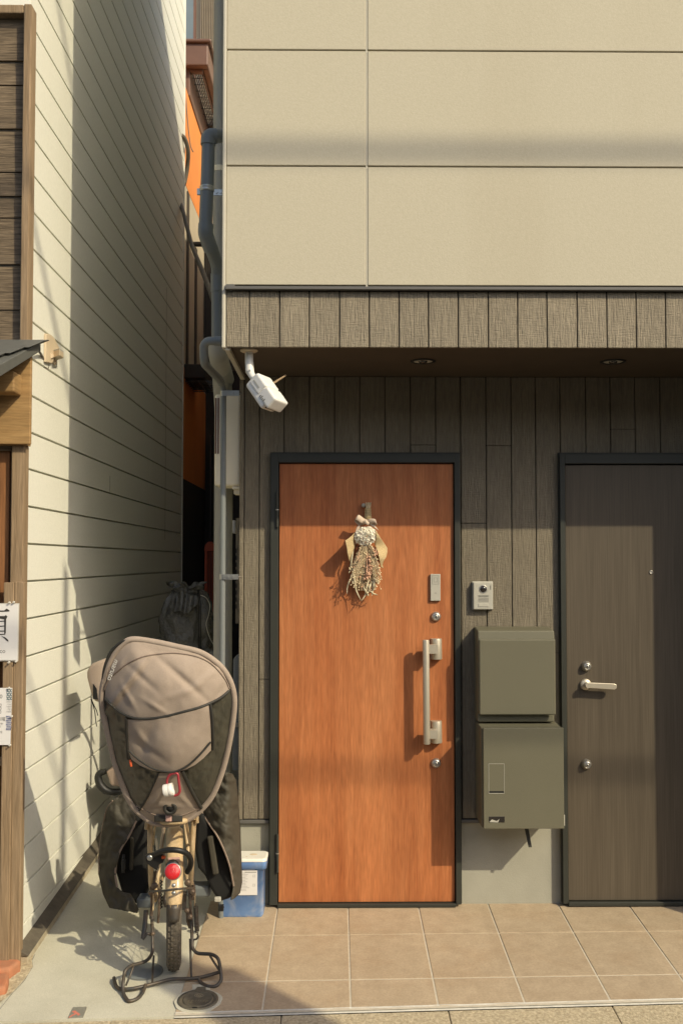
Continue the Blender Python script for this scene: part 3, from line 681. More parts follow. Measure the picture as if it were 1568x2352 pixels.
ink(n1, [c8([(-40, 545), (50, 545), (72, 525), (84, 530), (106, 545), (104, 556), (60, 558), (-40, 560)]), c8([(-40, 605), (50, 605), (68, 596), (84, 610), (70, 640), (66, 790), (50, 805), (48, 640), (-40, 625)]),
         c8([(-40, 660), (52, 655), (52, 664), (-40, 672)]), c8([(-40, 712), (52, 708), (52, 717), (-40, 724)]), c8([(-40, 762), (52, 762), (52, 772), (-40, 775)]), c8([(-40, 800), (60, 798), (60, 806), (-40, 812)]),
         c8([(18, 820), (60, 835), (92, 862), (94, 880), (75, 870), (50, 845)]), c8([(-60, 545), (-40, 500), (-30, 500), (-34, 620), (-60, 640)]), c8([(-130, 812), (-40, 800), (-40, 812), (-130, 822)]), c8([(-90, 600), (-76, 600), (-76, 805), (-90, 805)])], yk, M['ink'], 'kanji')
o = at(-14, 1285.8 + 1003 * .2133, yk); text_mb('coco', .0235, o, (1, 0, 0), (0, 0, 1)).build('small_lettering', M['ink_grey'], n1)
pins(n1, ((23, 1384), (33, 1383), (22, 1521), (38, 1519)), yn - .002)
n2 = thing('notice', 'white paper opening hours notice with blue patterned edge, pinned lower on the shop post', 'notice', (at(0, 1711, yn).x, yn, at(0, 1711, yn).z))
a, b = at(24.5, 1711, yn), at(29, 1580, yn); xl2 = a.x - .2
m = MB().add([(xl2, yn, a.z), (a.x, yn, a.z), (b.x, yn, b.z), (xl2, yn, b.z)], [(0, 1, 2, 3)]); m.build('paper', M['paper'], n2, solid=.0015)
def tl(s, size, x, y, mt=M['ink_grey'], nm='lettering'):
    u, v = c8([(x, y)])[0]; return text_mb(s, size, at(u, v, yk), (1, 0, 0), (0, 0, 1), align='RIGHT').build(nm, mt, n2)
tl('11:00', .022, 30, 1492); tl('17:00', .018, 22, 1582); tl('18:00', .018, 20, 1618); tl('20:00', .018, 18, 1655)
tl('定休日 月曜', .017, 63, 1732); tl('変更や', .011, 38, 1778); tl('場合も', .011, 14, 1806); tl('情報を', .011, 34, 1866)
dm = []
for r_ in range(3):
    for c_ in range(2):
        x, y = 92 + c_ * 30 - 4, 1408 + r_ * 42
        for sx, sy in ((1, 1), (-1, 1), (1, -1), (-1, -1)):
            dm.append(c8([(x, y), (x + sx * 4, y + sy * 15), (x + sx * 14, y + sy * 20), (x + sx * 10, y + sy * 6)]))
dm = [[(u, v) for u, v in p_ if True] for p_ in dm]
ink(n2, dm, yk, M['teal'], 'lattice_pattern')
ink(n2, [c8([(70 + (k % 4) * 14 - 1 + (r_ % 2) * 7, 1680 + r_ * 22), (78 + (k % 4) * 14 - 1 + (r_ % 2) * 7, 1680 + r_ * 22), (78 + (k % 4) * 14 - 1 + (r_ % 2) * 7, 1696 + r_ * 22), (70 + (k % 4) * 14 - 1 + (r_ % 2) * 7, 1696 + r_ * 22)]) for r_ in range(7) for k in range(4)] + [c8([(66, 1830), (122, 1830), (122, 1833), (66, 1833)])], yk, M['blue_ink'], 'arrow_feather_pattern')
m = MB()
for r_ in range(5):
    for k in range(3):
        u, v = c8([(84 + k * 18 + (r_ % 2) * 9, 1540 + r_ * 26)])[0]; c = at(u, v, yk - .0003); m.tube([c + Vector((math.cos(t) * .0055, 0, math.sin(t) * .0055)) for t in [i * math.pi / 8 for i in range(9)]], .0003, 4)
m.build('wave_pattern', M['ink_grey'], n2)
pins(n2, ((22, 1580), (28, 1645), (24, 1711)), yn - .002)
# terracotta pieces at the foot of the shop
for k, (poly, h, lab) in enumerate((([(-60, 2215), (48, 2200), (49, 2212), (47, 2232), (25, 2250), (-60, 2262)], .045, 'upper terracotta block against the shop sill'), ([(-60, 2262), (22, 2253), (20, 2272), (13, 2288), (-60, 2300)], .035, 'lower, redder terracotta block nearest the road'))):
    base = [atg(u, v) for u, v in poly]
    m = MB(); m.prism([p_ - Vector((0, 0, .05)) for p_ in base], (0, 0, .05 + h)); tag(m.build('terracotta_block', M['terracotta'], bevel=.014, seg=3), lab, 'brick', 'terracotta blocks at the shop foot')

# wall lamp and its cable on the white siding
def cw(x, y): return (x * .13336, 752.6 + y * .13336)
lp = thing('wall_lamp', 'cream outdoor sensor lamp on a triangular bracket on the white siding', 'lamp', tuple(atx(*cw(900, 600), XL)))
tri = [atx(*cw(x, y), XL + .012) for x, y in ((806, 106), (870, 112), (930, 160), (1040, 360), (905, 615), (800, 590))]
m = MB().prism(tri, (-.011, 0, 0)); m.build('bracket_plate', M['lampcream'], lp, bevel=.002)
a = atx(*cw(770, 106), XL + .006); b = atx(*cw(806, 590), XL + .006); y_ = atx(*cw(800, 300), XL).y
m = MB(); m.box(XL + .0005, XL + .013, y_ - .012, y_ - .001, b.z, a.z); m.build('edge_rail', M['lampcream'], lp, bevel=.002)
c = atx(*cw(905, 520), XL + .03)
m = MB(); top = [at(*cw(x, y), yy_) for x, y, yy_ in ((858, 412, 4.42), (1030, 365, 4.36), (1100, 415, 4.46), (940, 470, 4.52))]
m.prism(top, (0, 0, -.030)); m.build('lamp_head', M['lampcream'], lp, bevel=.004)
m = MB(); t2 = [p_ + Vector((0, 0, .004)) for p_ in top]; m.prism(t2, (0, 0, -.010)); m.build('lamp_hood', M['silver'], lp, bevel=.002)
m = MB(); m.tube([atx(*cw(880, 480), XL + .012), at(*cw(900, 520), 4.44), at(*cw(930, 590), 4.44)], .012, 12); m.sphere(at(*cw(940, 600), 4.43), .012, 2); m.build('swivel_sensor', M['lampcream'], lp)
pts = [at(*cw(x, y), yy_) for x, y, yy_ in ((-200, 300, 3.88), (0, 300, 3.9), (250, 290, 3.95), (400, 258, 3.97), (530, 290, 4.0), (610, 350, 4.05), (700, 440, 4.2), (755, 560, 4.30), (770, 680, 4.33), (790, 730, 4.34), (825, 690, 4.36), (815, 610, 4.36))]
tag(MB().tube(smooth_path(pts, 6), .0052, 10).build('cable', M['hose']), 'grey cable drooping from the shop roof to the wall lamp', 'cable')
# old service cable and hose at the far end of the siding
# ================================================================ pipes on the corner of the house
def c5(x, y, d): return at(407.7 + x * .2665, 250.9 + y * .2665, d)
def c6(x, y, d): return at(407.7 + x * .2133, 752.6 + y * .2133, d)
dp1 = thing('drainpipe', 'dark grey drainpipe with elbows jutting out at the upper house corner', 'pipe', tuple(c5(350, 1500, 4.3)))
yd = 4.22
pth = bent([c5(420, 232, 4.30), c5(268, 232, yd), c5(262, 500, yd), c5(240, 1060, yd), c5(345, 1345, yd + .12), c5(348, 1440, yd + .14), c5(348, 1980, yd + .16)], .055, 6)
MB().tube(pth, .0285, 20).build('pipe', M['pipe_dark'], dp1)
MB().tube(bent([c5(335, 232, yd + .01), c5(268, 232, yd), c5(264, 310, yd)], .055, 8), .0325, 20).build('elbow', M['pipe_dark'], dp1)
MB().tube(bent([c5(246, 990, yd), c5(240, 1070, yd), c5(290, 1210, yd + .05)], .03, 6), .0325, 20).build('elbow', M['pipe_dark'], dp1)
MB().tube([c5(347, 1420, yd + .14), c5(348, 1575, yd + .145)], .0315, 20).build('socket', M['pipe_dark'], dp1)
m = MB(); a, b = c5(256, 668, yd), c5(255, 712, yd); m.lathe(b, a - b, [(.030, 0), (.0315, .001), (.0315, (a - b).length * .4), (.030, (a - b).length * .45), (.0315, (a - b).length * .55), (.0315, (a - b).length)], 22)
a, b = c5(300, 738, yd - .005), c5(385, 692, yd + .0); m.box(a.x, b.x, yd - .003, yd, a.z, b.z); c = c5(178, 710, yd); m.box(c.x - .004, c.x + .014, yd - .006, yd + .006, c.z - .014, c.z + .012)
for x in (338, 372): m.lathe(c5(x, 715, yd - .003), (0, -1, 0), [(.006, 0), (.006, .004)], 6)
m.build('pipe_clamp', M['galv'], dp1)
bp = thing('drainpipe', 'pale grey straight drainpipe running up behind the dark pipe to the top', 'pipe', tuple(at(505, 700, 4.7)))
c = at(503, 640, 4.66); MB().tube([(c.x, 4.66, 2.9), (c.x, 4.66, 8.0)], .031, 18).build('pipe', M['pipe_light'], bp)
m = MB(); a, b = at(503, 384, 4.66), at(503, 396, 4.66); m.lathe((c.x, 4.66, b.z), (0, 0, 1), [(.033, 0), (.033, a.z - b.z)], 20); m.build('pipe_clamp', M['heater'], bp)
tp = thing('drainpipe', 'slim blue grey drainpipe with two silver clamps running down the house corner', 'pipe', tuple(at(511, 1900, 4.45)))
zb_ = gz(4.45)
xx = at(511.5, 1289, 4.45)
pa = bent([c6(480, 145, 4.04), c6(282, 140, 4.06), c6(285, 385, 4.10), c6(455, 560, 4.42), (xx.x, 4.45, c6(480, 660, 4.45).z), (xx.x, 4.45, 2.0)], .035, 6)
rr = [.0175 if p_.z > c6(0, 620, 4.45).z else .0130 for p_ in pa]
MB().tube(pa, rr, 16).build('pipe', M['pipe_mid'], tp)
MB().tube([(xx.x, 4.45, 2.01), (xx.x, 4.45, zb_ - .03)], .0130, 16).build('lower_pipe', M['pipe_mid'], tp)
m = MB(); m.tube([c6(405, 142, 4.045), c6(480, 145, 4.04)], .0195, 16); m.build('socket', M['pipe_mid'], tp)
for v in (903, 1325):
    m = MB(); a, b = at(504, v + 6, 4.435), at(549, v - 6, 4.435)
    m.box(xx.x + .004, X(548, 4.435), 4.433, 4.4355, a.z, b.z); m.lathe((xx.x, 4.45, a.z), (0, 0, 1), [(.0145, 0), (.0145, b.z - a.z)], 18)
    for u in (524, 535): m.lathe(at(u, v, 4.433), (0, -1, 0), [(.006, 0), (.0055, .004)], 6)
    m.tube([at(547, v, 4.435), at(553, v, 4.45)], .004, 8)
    m.build('pipe_clamp', M['galv'], tp)
wp = thing('drainpipe', 'thick grey downpipe standing behind the slim pipe, partly hidden by the heater box', 'pipe', tuple(at(512, 1900, 4.86)))
xw = at(512.5, 1289, 4.86).x
pw = bent([c5(352, 2000, 4.40), c6(440, 270, 4.42), c6(475, 480, 4.70), (xw, 4.86, 2.3), (xw, 4.86, 1.0)], .05, 5)
MB().tube(pw, .045, 20).build('pipe', M['pipe_light'], wp); MB().tube([(xw, 4.86, 1.01), (xw, 4.86, 0)], .045, 20).build('lower_pipe', M['pipe_light'], wp)
MB().tube([c6(465, 440, 4.65), c6(500, 560, 4.76)], .049, 20).build('elbow', M['pipe_light'], wp)
ht = thing('water_heater', 'slim cream heater box mounted on the side wall behind the pipes', 'heater', tuple(at(520, 1118, 4.7)))
p, q = at(492, 1116, 4.60), at(549, 905, 4.60)
m = MB().box(p.x, XC + .002, 4.60, 4.78, p.z, q.z); m.build('case', M['heater'], ht, bevel=.012, seg=3)
m = MB(); a, b = at(493.5, 1042, 4.598), at(497.5, 914, 4.598); m.box(a.x, b.x, 4.597, 4.6, a.z, b.z); a, b = at(499.5, 1042, 4.598), at(503.5, 914, 4.598); m.box(a.x, b.x, 4.597, 4.6, a.z, b.z); m.build('vent_slot', M['brown_metal'], ht)
m = MB(); a, b = at(537, 1135, 4.62), at(549, 1117, 4.62); m.box(a.x, XC + .002, 4.62, 4.7, a.z, b.z); a, b = at(533, 1127, 4.60), at(549, 1117, 4.60); m.box(a.x, XC, 4.605, 4.75, a.z + .008, b.z); m.build('fixing_bracket', M['heater'], ht, bevel=.002)
gb = thing('duct_cover', 'grey cable cover on the side wall low beside the planks', 'duct', tuple(at(541, 1760, 4.62)))
p, q = at(534.5, 1770, 4.62), at(549, 1505, 4.62); m = MB(); m.prism([(p.x, 4.62, p.z), (p.x, 4.62, q.z - .02), (p.x + .015, 4.62, q.z), (XC + .002, 4.62, q.z), (XC + .002, 4.62, p.z)], (0, .06, 0)); m.build('cover', M['pipe_dark'], gb, bevel=.003)
a, b = at(535, 1670, 4.615), at(549, 1660, 4.615); MB().box(a.x, b.x, 4.610, 4.619, a.z, b.z).build('fixing_clip', M['galv'], gb)
vb = thing('vent_rail', 'dark slotted rail on the side wall above the grey cover', 'rail', tuple(at(541, 1440, 4.64)))
p, q = at(541, 1432, 4.62), at(546, 1350, 4.62); p2 = at(541, 1190, 4.62)
m = MB().box(p.x, XC + .002, 4.62, 4.63, p.z, p2.z); m.build('rail', M['plank'], vb, bevel=.001)
m = MB()
for k in range(9):
    a, b = at(541.5, 1270 + k * 16, 4.618), at(544, 1260 + k * 16, 4.618); m.box(a.x, b.x, 4.6175, 4.6195, a.z, b.z)
m.build('slot', M['black'], vb)
a, b = at(534, 1225, 4.63), at(541, 1195, 4.63); MB().box(a.x, b.x, 4.62, 4.68, a.z, b.z).build('junction', M['pipe_light'], vb, bevel=.003)

# ================================================================ what shows through the gap: the house behind
YR = 10.4
rh = thing('rear_house', 'house with orange and cream walls behind the alley gap', 'house', (-1.6, YR, 0))
def bx(m, u0, v0, u1, v1, y, th): a, b = at(u0, v1, y), at(u1, v0, y); return m.box(min(a.x, b.x), max(a.x, b.x), y, y + th, a.z, b.z)
XO = -1.375                                              # the house's side wall runs along the alley
zz = at(450, 156, 9.0).z; zc = atx(425, 420, XO).z
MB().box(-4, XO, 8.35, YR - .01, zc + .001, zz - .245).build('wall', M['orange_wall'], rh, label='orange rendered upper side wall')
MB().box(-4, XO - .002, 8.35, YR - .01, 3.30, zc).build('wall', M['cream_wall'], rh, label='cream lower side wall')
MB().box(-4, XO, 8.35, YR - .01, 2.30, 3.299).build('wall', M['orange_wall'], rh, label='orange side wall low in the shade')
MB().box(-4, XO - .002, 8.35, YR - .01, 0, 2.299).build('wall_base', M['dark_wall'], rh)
for u in (430, 449):
    c = atx(u, 640, XO); MB().box(XO - .02, XO + .012, c.y - .045, c.y + .045, 3.30, atx(u, 440 if u < 440 else 570, XO).z).build('upright', M['dark_ribbed'], rh)
MB().box(-4, .6, YR + .001, YR + .2, 3.3, 9.5).build('end_wall', M['cream_wall'], rh)
m = MB(); a, b = at(424, 200, YR - .02), at(451, -60, YR - .02); m.box(a.x, b.x, YR - .03, YR, a.z, b.z); wdw = m.build('window', M['brown_metal'], rh); wdw['_o'] = rh['_o']
m = MB(); a, b = at(426, 190, YR - .03), at(445, -50, YR - .03); m.box(a.x, b.x, YR - .034, YR - .03, a.z, b.z); m.build('pane', M['glass'], wdw)
m = MB(); yr2 = 10.34
for k in range(13):
    a, b = at(460 + k * 4.0, 300, yr2), at(462.6 + k * 4.0, -60, yr2); m.box(a.x, b.x, yr2, yr2 + .05, zz + .06, b.z)
a, b = at(459, 420, yr2 + .02), at(520, -60, yr2 + .02); m.box(a.x, b.x, yr2 + .02, yr2 + .05, zz + .06, b.z)
m.build('ribbed_cladding', M['ribbed'], rh)
# balcony with a wire mesh floor
yn0, yf0 = 9.0, 10.28; zz = at(450, 156, yn0).z
xl0 = -2.6; xr0 = at(472, 150, yn0).x
m = MB(); zt0 = at(450, 98, yn0).z
m.box(xl0, xr0 + .03, yn0 - .05, yn0 + .03, zz + .0, zz + (zt0 - zz) * .86); m.box(xr0 - .03, xr0 + .03, yn0 + .031, YR, zz, zz + (zt0 - zz) * .86)
m.box(xl0, xr0 + .06, yn0 - .08, yn0 + .05, zz + (zt0 - zz) * .86 + .002, zt0); m.box(xr0 - .02, xr0 + .06, yn0 + .051, YR, zz + (zt0 - zz) * .86 + .002, zt0)
m.build('balcony_fascia', M['brown_metal'], rh, bevel=.012)
xa = XO + .008
m = MB(); m.box(XO - .1, XO + .012, yn0 + .031, YR - .012, zz - .24, zz + .06); m.box(XO + .013, xr0 - .031, yn0 + .031, yn0 + .09, zz - .02, zz + .05); m.box(xr0 - .045, xr0 - .031, yn0 + .121, YR, zz - .02, zz + .05)
m.build('balcony_frame', M['brown_metal'], rh, bevel=.006)
m = MB()
for k in range(9):
    y = yn0 + .2 + k * .125; m.tube([(xa, y, zz), (xr0 - .04, y, zz)], .004, 5, smooth=False)
for k in range(6):
    x_ = xa + .02 + k * (xr0 - .05 - xa - .02) / 5; m.tube([(x_, yn0 + .12, zz + .008), (x_, YR, zz + .008)], .004, 5, smooth=False)
m.build('balcony_mesh', M['dark_ribbed'], rh)
m = MB(); c = at(437, 162, 9.05)                          # scrolls of the iron bracket
for k, (du, dv, r_) in enumerate(((-6, 2, .026), (3, 5, .022), (12, 0, .018), (-2, 10, .02))):
    c = at(437 + du, 162 + dv, 9.06); m.tube([c + Vector((math.cos(t) * r_ * (1 - t / 9), 0, math.sin(t) * r_ * (1 - t / 9))) for t in [i * .5 for i in range(14)]], .006, 6)
m.build('iron_scroll', M['brown_metal'], rh)
# yard fence of cream boards and dark bars
fe = thing('yard_fence', 'dark ribbed sheet fence with a cross tube standing at the end of the gap', 'fence', (-1.25, 10.2, 0))
m = MB(); yq = 10.2; bx(m, 464, 575, 540, 850, yq - .02, .03)
for k in range(17): bx(m, 465 + k * 4, 575, 467 + k * 4, 850, yq - .035, .014)
m.build('ribbed_panel', M['dark_ribbed'], fe)
m = MB(); m.tube([at(380, 561, 9.2), at(520, 561, 9.2)], .024, 12); m.build('cross_tube', M['dark_wall'], fe)
lb = thing('lower_balcony', 'dark balcony slab with a mesh underside deep in the gap', 'balcony', (-1.4, 9.3, 2.9))
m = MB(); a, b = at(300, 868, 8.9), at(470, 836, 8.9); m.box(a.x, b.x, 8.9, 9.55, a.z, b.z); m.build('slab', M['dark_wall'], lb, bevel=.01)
m = MB(); zz2 = a.z - .02
for k in range(7): m.tube([(a.x, 8.95 + k * .09, zz2), (b.x + .06, 8.95 + k * .09, zz2)], .005, 5)
for k in range(14): m.tube([(b.x - .9 + k * .07, 8.92, zz2), (b.x - .9 + k * .07, 9.55, zz2)], .005, 5)
m.build('mesh', M['pipe_dark'], lb)
pw_ = thing('passage_wall', 'dark end wall closing the passage deep in the gap', 'wall', (-1.3, 9.6, 0))
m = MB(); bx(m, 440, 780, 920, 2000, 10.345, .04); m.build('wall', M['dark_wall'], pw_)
m = MB(); bx(m, 478, 1000, 486, 1600, 10.2, .1); m.build('door_jamb', M['dark_ribbed'], pw_)
rp_ = thing('plastic_fence', 'red slatted plastic fence panel standing deep in the dark gap', 'fence', tuple(at(485, 1420, 8.0)))
m = MB(); yy = 8.0
bx(m, 469, 1262, 476, 1440, yy, .03); m.prism([at(u, v, yy) for u, v in ((469, 1262), (471, 1252), (478, 1244), (487, 1244), (494, 1254), (520, 1256), (520, 1266), (469, 1266))], (0, .03, 0))
m.build('frame', M['red_plastic'], rp_, bevel=.004)
m = MB()
for k in range(8): bx(m, 477 + k * 3.6, 1267, 479.4 + k * 3.6, 1440, yy + .004, .02)
m.build('slat', M['red_plastic'], rp_); m = MB(); bx(m, 472, 1262, 520, 1440, yy + .03, .01); m.build('back_sheet', M['dark_wall'], rp_)
# cables in the gap
def loose(lab, pts, r, mt='hose'): return tag(MB().tube(smooth_path(pts, 6), r, 8).build('cable', M[mt]), lab, 'cable')
loose('thick brown cable sagging across the gap toward the drainpipe', [at(410, 455, 8.2), at(422, 490, 7.8), at(440, 560, 7.2), (at(462, 615, 6.4)), at(480, 660, 5.6), at(500, 715, 5.0)], .016)
loose('short grey hose looping off the siding house corner', [at(411, 308, 8.0), at(424, 318, 8.05), at(432, 345, 8.12), at(431, 380, 8.2), at(425, 415, 8.22), at(419, 430, 8.2)], .018)
loose('thin pale wire hanging by the orange wall', [at(425, 180, 8.9), at(430, 265, 8.9), at(437, 330, 8.9), at(444, 349, 8.9)], .005)

# ================================================================ bundle under a black tarp in the alley
tb = thing('covered_bundle', 'bulky bundle wrapped in a glossy black drawstring cover in the alley mouth', 'covered bundle', tuple(at(432, 1880, 6.0)))
cxm = at(432, 1289, 6.0).x; m = MB(); prof = []
zt1 = at(432, 1347, 6.0).z; z0 = gz(6.0)
NU, NV = 72, 60
vs = []; fs = []
def bw(t):                                               # half width along the height 0..1
    return .160 * min(1, .88 + .2 * t) if t < .86 else .160 * math.sqrt(max(.02, 1 - ((t - .86) / .14) ** 2.6 * .93))
for j in range(NV + 1):
    t = j / NV; zc = z0 + (zt1 - z0) * t
    for i in range(NU):
        a_ = 2 * math.pi * i / NU; ca, sa = math.cos(a_), math.sin(a_)
        r_ = bw(t); ex = .75
        px_ = math.copysign(abs(ca) ** ex, ca) * r_; py_ = math.copysign(abs(sa) ** ex, sa) * r_ * 1.2
        g = max(0, (t - .74) / .26)
        n1_ = noise.noise((px_ * 11, py_ * 9, zc * 6)) * .020 - abs(noise.noise((px_ * 16 + zc * 7, py_ * 16, zc * 11 + 4))) * .030 - abs(noise.noise((px_ * 30 - zc * 14, py_ * 30, zc * 22 + 9))) * .014
        n1_ += .012 * math.sin(9 * a_ + 3 * noise.noise((ca * 2, sa * 2, zc * 3))) * g - .012 * abs(noise.noise((px_ * 8 + 3, py_ * 8, zc * 10 + px_ * 14)))
        k_ = 1 + n1_ / max(r_, .05)
        vs.append((cxm + px_ * k_, 6.0 + py_ * k_, zc + noise.noise((px_ * 9, py_ * 9, 2)) * .02 * g))
for j in range(NV):
    for i in range(NU): fs.append((j * NU + i, j * NU + (i + 1) % NU, (j + 1) * NU + (i + 1) % NU, (j + 1) * NU + i))
m.add(vs, fs, True); m.add(vs[-NU:], [tuple(range(NU))], True); m.build('cover', M['tarp'], tb)
# gathered mouth, its ruffle and the hanging triangular fold
m = MB(); cm = at(430, 1352, 5.90); NU2 = 48
prof = [(.030, -.06, 0), (.055, -.035, .3), (.060, -.015, .6), (.048, .000, .9), (.070, .018, 1.4), (.085, .030, 1.7), (.060, .034, 1.4), (.02, .012, .4)]
vs = []; fs = []
for (r_, h, am) in prof:
    for i in range(NU2):
        a_ = 2 * math.pi * i / NU2
        q_ = r_ * (1 + am * .12 * math.sin(11 * a_ + h * 30) + am * .10 * noise.noise((math.cos(a_) * 3, math.sin(a_) * 3, h * 9)))
        vs.append(cm + Vector((math.cos(a_) * q_ * 1.25, math.sin(a_) * q_ * .8, h * .75 + am * .012 * math.sin(7 * a_ + 1))))
for j in range(len(prof) - 1):
    for i in range(NU2): fs.append((j * NU2 + i, j * NU2 + (i + 1) % NU2, (j + 1) * NU2 + (i + 1) % NU2, (j + 1) * NU2 + i))
m.add(vs, fs, True)
m.build('gathered_mouth', M['tarp'], tb)
def c7(x, y): return (345 + x * .1866, 1129 + y * .1866)
fold = [c7(x, y) for x, y in ((385, 1215), (470, 1260), (600, 1290), (585, 1380), (490, 1490), (415, 1505), (365, 1470), (290, 1485), (255, 1420), (290, 1330))]
def ffold(u, v):
    t = (v - 1356) / 56; s_ = (u - 425) / 30
    return at(u, v, 5.80 - .045 * t * (1 - .4 * s_ * s_) + .014 * math.sin(s_ * 9 + t * 2))
patch(fold, ffold, 3).build('hanging_fold', M['tarp'], tb, solid=.003)
for du in (0, 4):
    m = MB().tube([at(454 + du * .6, 1356, 5.79), at(456 + du, 1380, 5.77), at(457 + du, 1440, 5.78), at(458 + du, 1560, 5.78)], .0028, 6); m.build('drawstring', M['cord'], tb)
m = MB().tube(smooth_path([at(u, v, 5.78) for u, v in (c7(620, 1275), c7(690, 1310), c7(735, 1400), c7(720, 1520), c7(690, 1640), c7(735, 1800), c7(790, 1900))], 5), .0022, 6); m.build('piping', M['silver'], tb)
m = MB(); m.sphere(at(486, 1503, 5.7), .028, 2, (1, .8, .9)); m.sphere(at(478, 1494, 5.72), .018, 2, (1.3, .8, .7)); m.build('knotted_corner', M['tarp'], tb)

# ================================================================ blue tub with a white lid
def c6b(x, y, d): return at(439 + x * .1867, 1756 + y * .1867, d)
tubx = thing('storage_tub', 'blue printed plastic tub with a white lid beside the orange door frame', 'tub', tuple(atg(560, 2098)))
y0b = 4.445; a = atg(506, 2098); b = atg(607, 2096); zb0 = gz(4.45) + .004; ztb = at(560, 1979, y0b - .012).z
m = MB(); n_ = 6
def rr_(x0_, x1_, y0_, y1_, r_, z_):
    o = []
    for (cx_, cy_, st) in ((x1_ - r_, y1_ - r_, 0), (x0_ + r_, y1_ - r_, 90), (x0_ + r_, y0_ + r_, 180), (x1_ - r_, y0_ + r_, 270)):
        for k in range(n_ + 1):
            t = R(st + 90 * k / n_); o.append(Vector((cx_ + r_ * math.cos(t), cy_ + r_ * math.sin(t), z_)))
    return o
def loft(m, rings, cap=True):
    k = len(rings[0]); vs = [p_ for r_ in rings for p_ in r_]
    fs = [(j * k + i, j * k + (i + 1) % k, (j + 1) * k + (i + 1) % k, (j + 1) * k + i) for j in range(len(rings) - 1) for i in range(k)]
    m.add(vs, fs, True)
    if cap: m.add(rings[0], [tuple(range(k - 1, -1, -1))]); m.add(rings[-1], [tuple(range(k))])
xa_, xb_ = a.x, b.x; yb_ = 4.556
loft(m, [rr_(xa_ + .006, xb_ - .006, y0b + .006, yb_, .012, zb0), rr_(xa_, xb_, y0b, yb_, .016, zb0 + .01), rr_(xa_ - .004, xb_ + .002, y0b - .006, yb_, .016, ztb - .036), rr_(xa_ - .012, xb_ + .013, y0b - .014, yb_ + .001, .018, ztb - .034), rr_(xa_ - .012, xb_ + .013, y0b - .014, yb_ + .001, .018, ztb - .002)])
m.build('body', M['blue_box'], tubx)
m = MB(); loft(m, [rr_(xa_ - .014, xb_ + .015, y0b - .016, yb_ + .002, .020, ztb - .001), rr_(xa_ - .014, xb_ + .015, y0b - .016, yb_ + .002, .020, ztb + .008), rr_(xa_ - .008, xb_ + .009, y0b - .010, yb_ - .004, .018, ztb + .012)])
m.build('lid', M['lid'], tubx)
m = MB(); c = c6b(770, 1012, y0b + .06); m.sphere((c.x, y0b + .055, ztb + .010), .016, 2, (1.3, 1, .25)); m.sphere((c.x - .028, y0b + .02, ztb + .0118), .005, 1, (1, 1, .3)); m.build('lid_dent', M['lampcream'], tubx)
yl = y0b - .0075
lbm = MB(); a2, b2 = at(528, 2056, yl), at(591, 1999, yl); lbm.box(a2.x, b2.x, yl - .0008, yl + .004, a2.z, b2.z); lab_ = lbm.build('label', M['paper'], tubx); lab_['_o'] = tubx['_o']
a2, b2 = at(528, 1998, yl), at(590, 1989, yl); MB().box(a2.x, b2.x, yl - .0008, yl + .004, a2.z, b2.z).build('teal_strip', M['teal'], tubx)
m = MB()
for k in range(3):
    c = at(570, 1992.5 + k * 2.6, yl - .001); rz_ = rnd.uniform(.03, .05)
    m.box(c.x - .02, c.x + rz_ * .7, yl - .0012, yl - .0006, c.z - .0012, c.z + .0008)
m.build('strip_lines', M['paper'], tubx)
m = MB()
for k in range(13):
    c = at(553, 2005 + k * 3.4, yl - .001); m.box(c.x - .02, c.x + rnd.uniform(.02, .042), yl - .0012, yl - .0006, c.z - .0007, c.z + .0003)
a2, b2 = at(563, 2004, yl), at(589, 2002.4, yl); m.box(a2.x, b2.x, yl - .0012, yl - .0006, a2.z, b2.z)
for v in (2012, 2033):
    c = at(583, v, yl - .001); m.tube([c + Vector((-.006, 0, -.004)), c + Vector((-.003, 0, .005)), c + Vector((.003, 0, .005)), c + Vector((.006, 0, -.004))], .0006, 4, closed=True)
m.build('label_print', M['ink_grey'], lab_)

# ================================================================ iron lids and the boundary plate
def disc(name, lab, u, v, r_, m_, lift=.004):
    c = atg(u, v); t = thing(name, lab, 'drain cover', tuple(c)); nrm = Vector((0, -SL, 1)).normalized(); return c, t, nrm
c, t, nrm = disc('valve_cover', 'cast iron valve cover with raised characters set in a mortar ring', 455, 2301, .07, None)
ex = Vector((1, 0, 0)); ey = Vector((0, 1, SL)).normalized()
def ring_pts(c, r_, n=40, a0=0, wob=0, sd=0): return [c + ex * (r_ * (1 + wob * noise.noise((math.cos(a0 + 2 * math.pi * i / n) * 2, math.sin(2 * math.pi * i / n) * 2, sd))) * math.cos(2 * math.pi * i / n)) + ey * (r_ * (1 + wob * noise.noise((math.cos(2 * math.pi * i / n) * 2, math.sin(2 * math.pi * i / n) * 2, sd))) * math.sin(2 * math.pi * i / n)) for i in range(n)]
c = c + nrm * .001
m = MB(); m.prism(ring_pts(c, .087, 48, 0, .10, 3), nrm * .005); m.prism([c + ex * x_ + ey * y_ for x_, y_ in ((-.03, .07), (.03, .07), (.034, .125), (-.04, .122))], nrm * .0045); m.build('mortar_ring', M['concrete'], t, bevel=.002)
m = MB(); m.lathe(c, nrm, [(.074, .003), (.074, .009), (.060, .009), (.0585, .0062), (.056, .0060), (.0545, .0085), (.001, .0090)], 48); m.prism([c + ex * x_ + ey * y_ for x_, y_ in ((-.022, .055), (.022, .055), (.016, .092), (-.016, .092))], nrm * .0095); m.build('rim', M['cast'], t)
m = MB(); m.lathe(c, nrm, [(.0535, .0086), (.0535, .0098), (.0515, .0098), (.0505, .0092), (.001, .0094)], 48); lidd = m.build('lid', M['cast'], t); lidd['_o'] = t['_o']
text_mb('仕切弁', .026, c + nrm * .0102 + ey * -.027, ex, ey, align='CENTER', shear=.15).build('characters', M['cast_hi'], lidd)
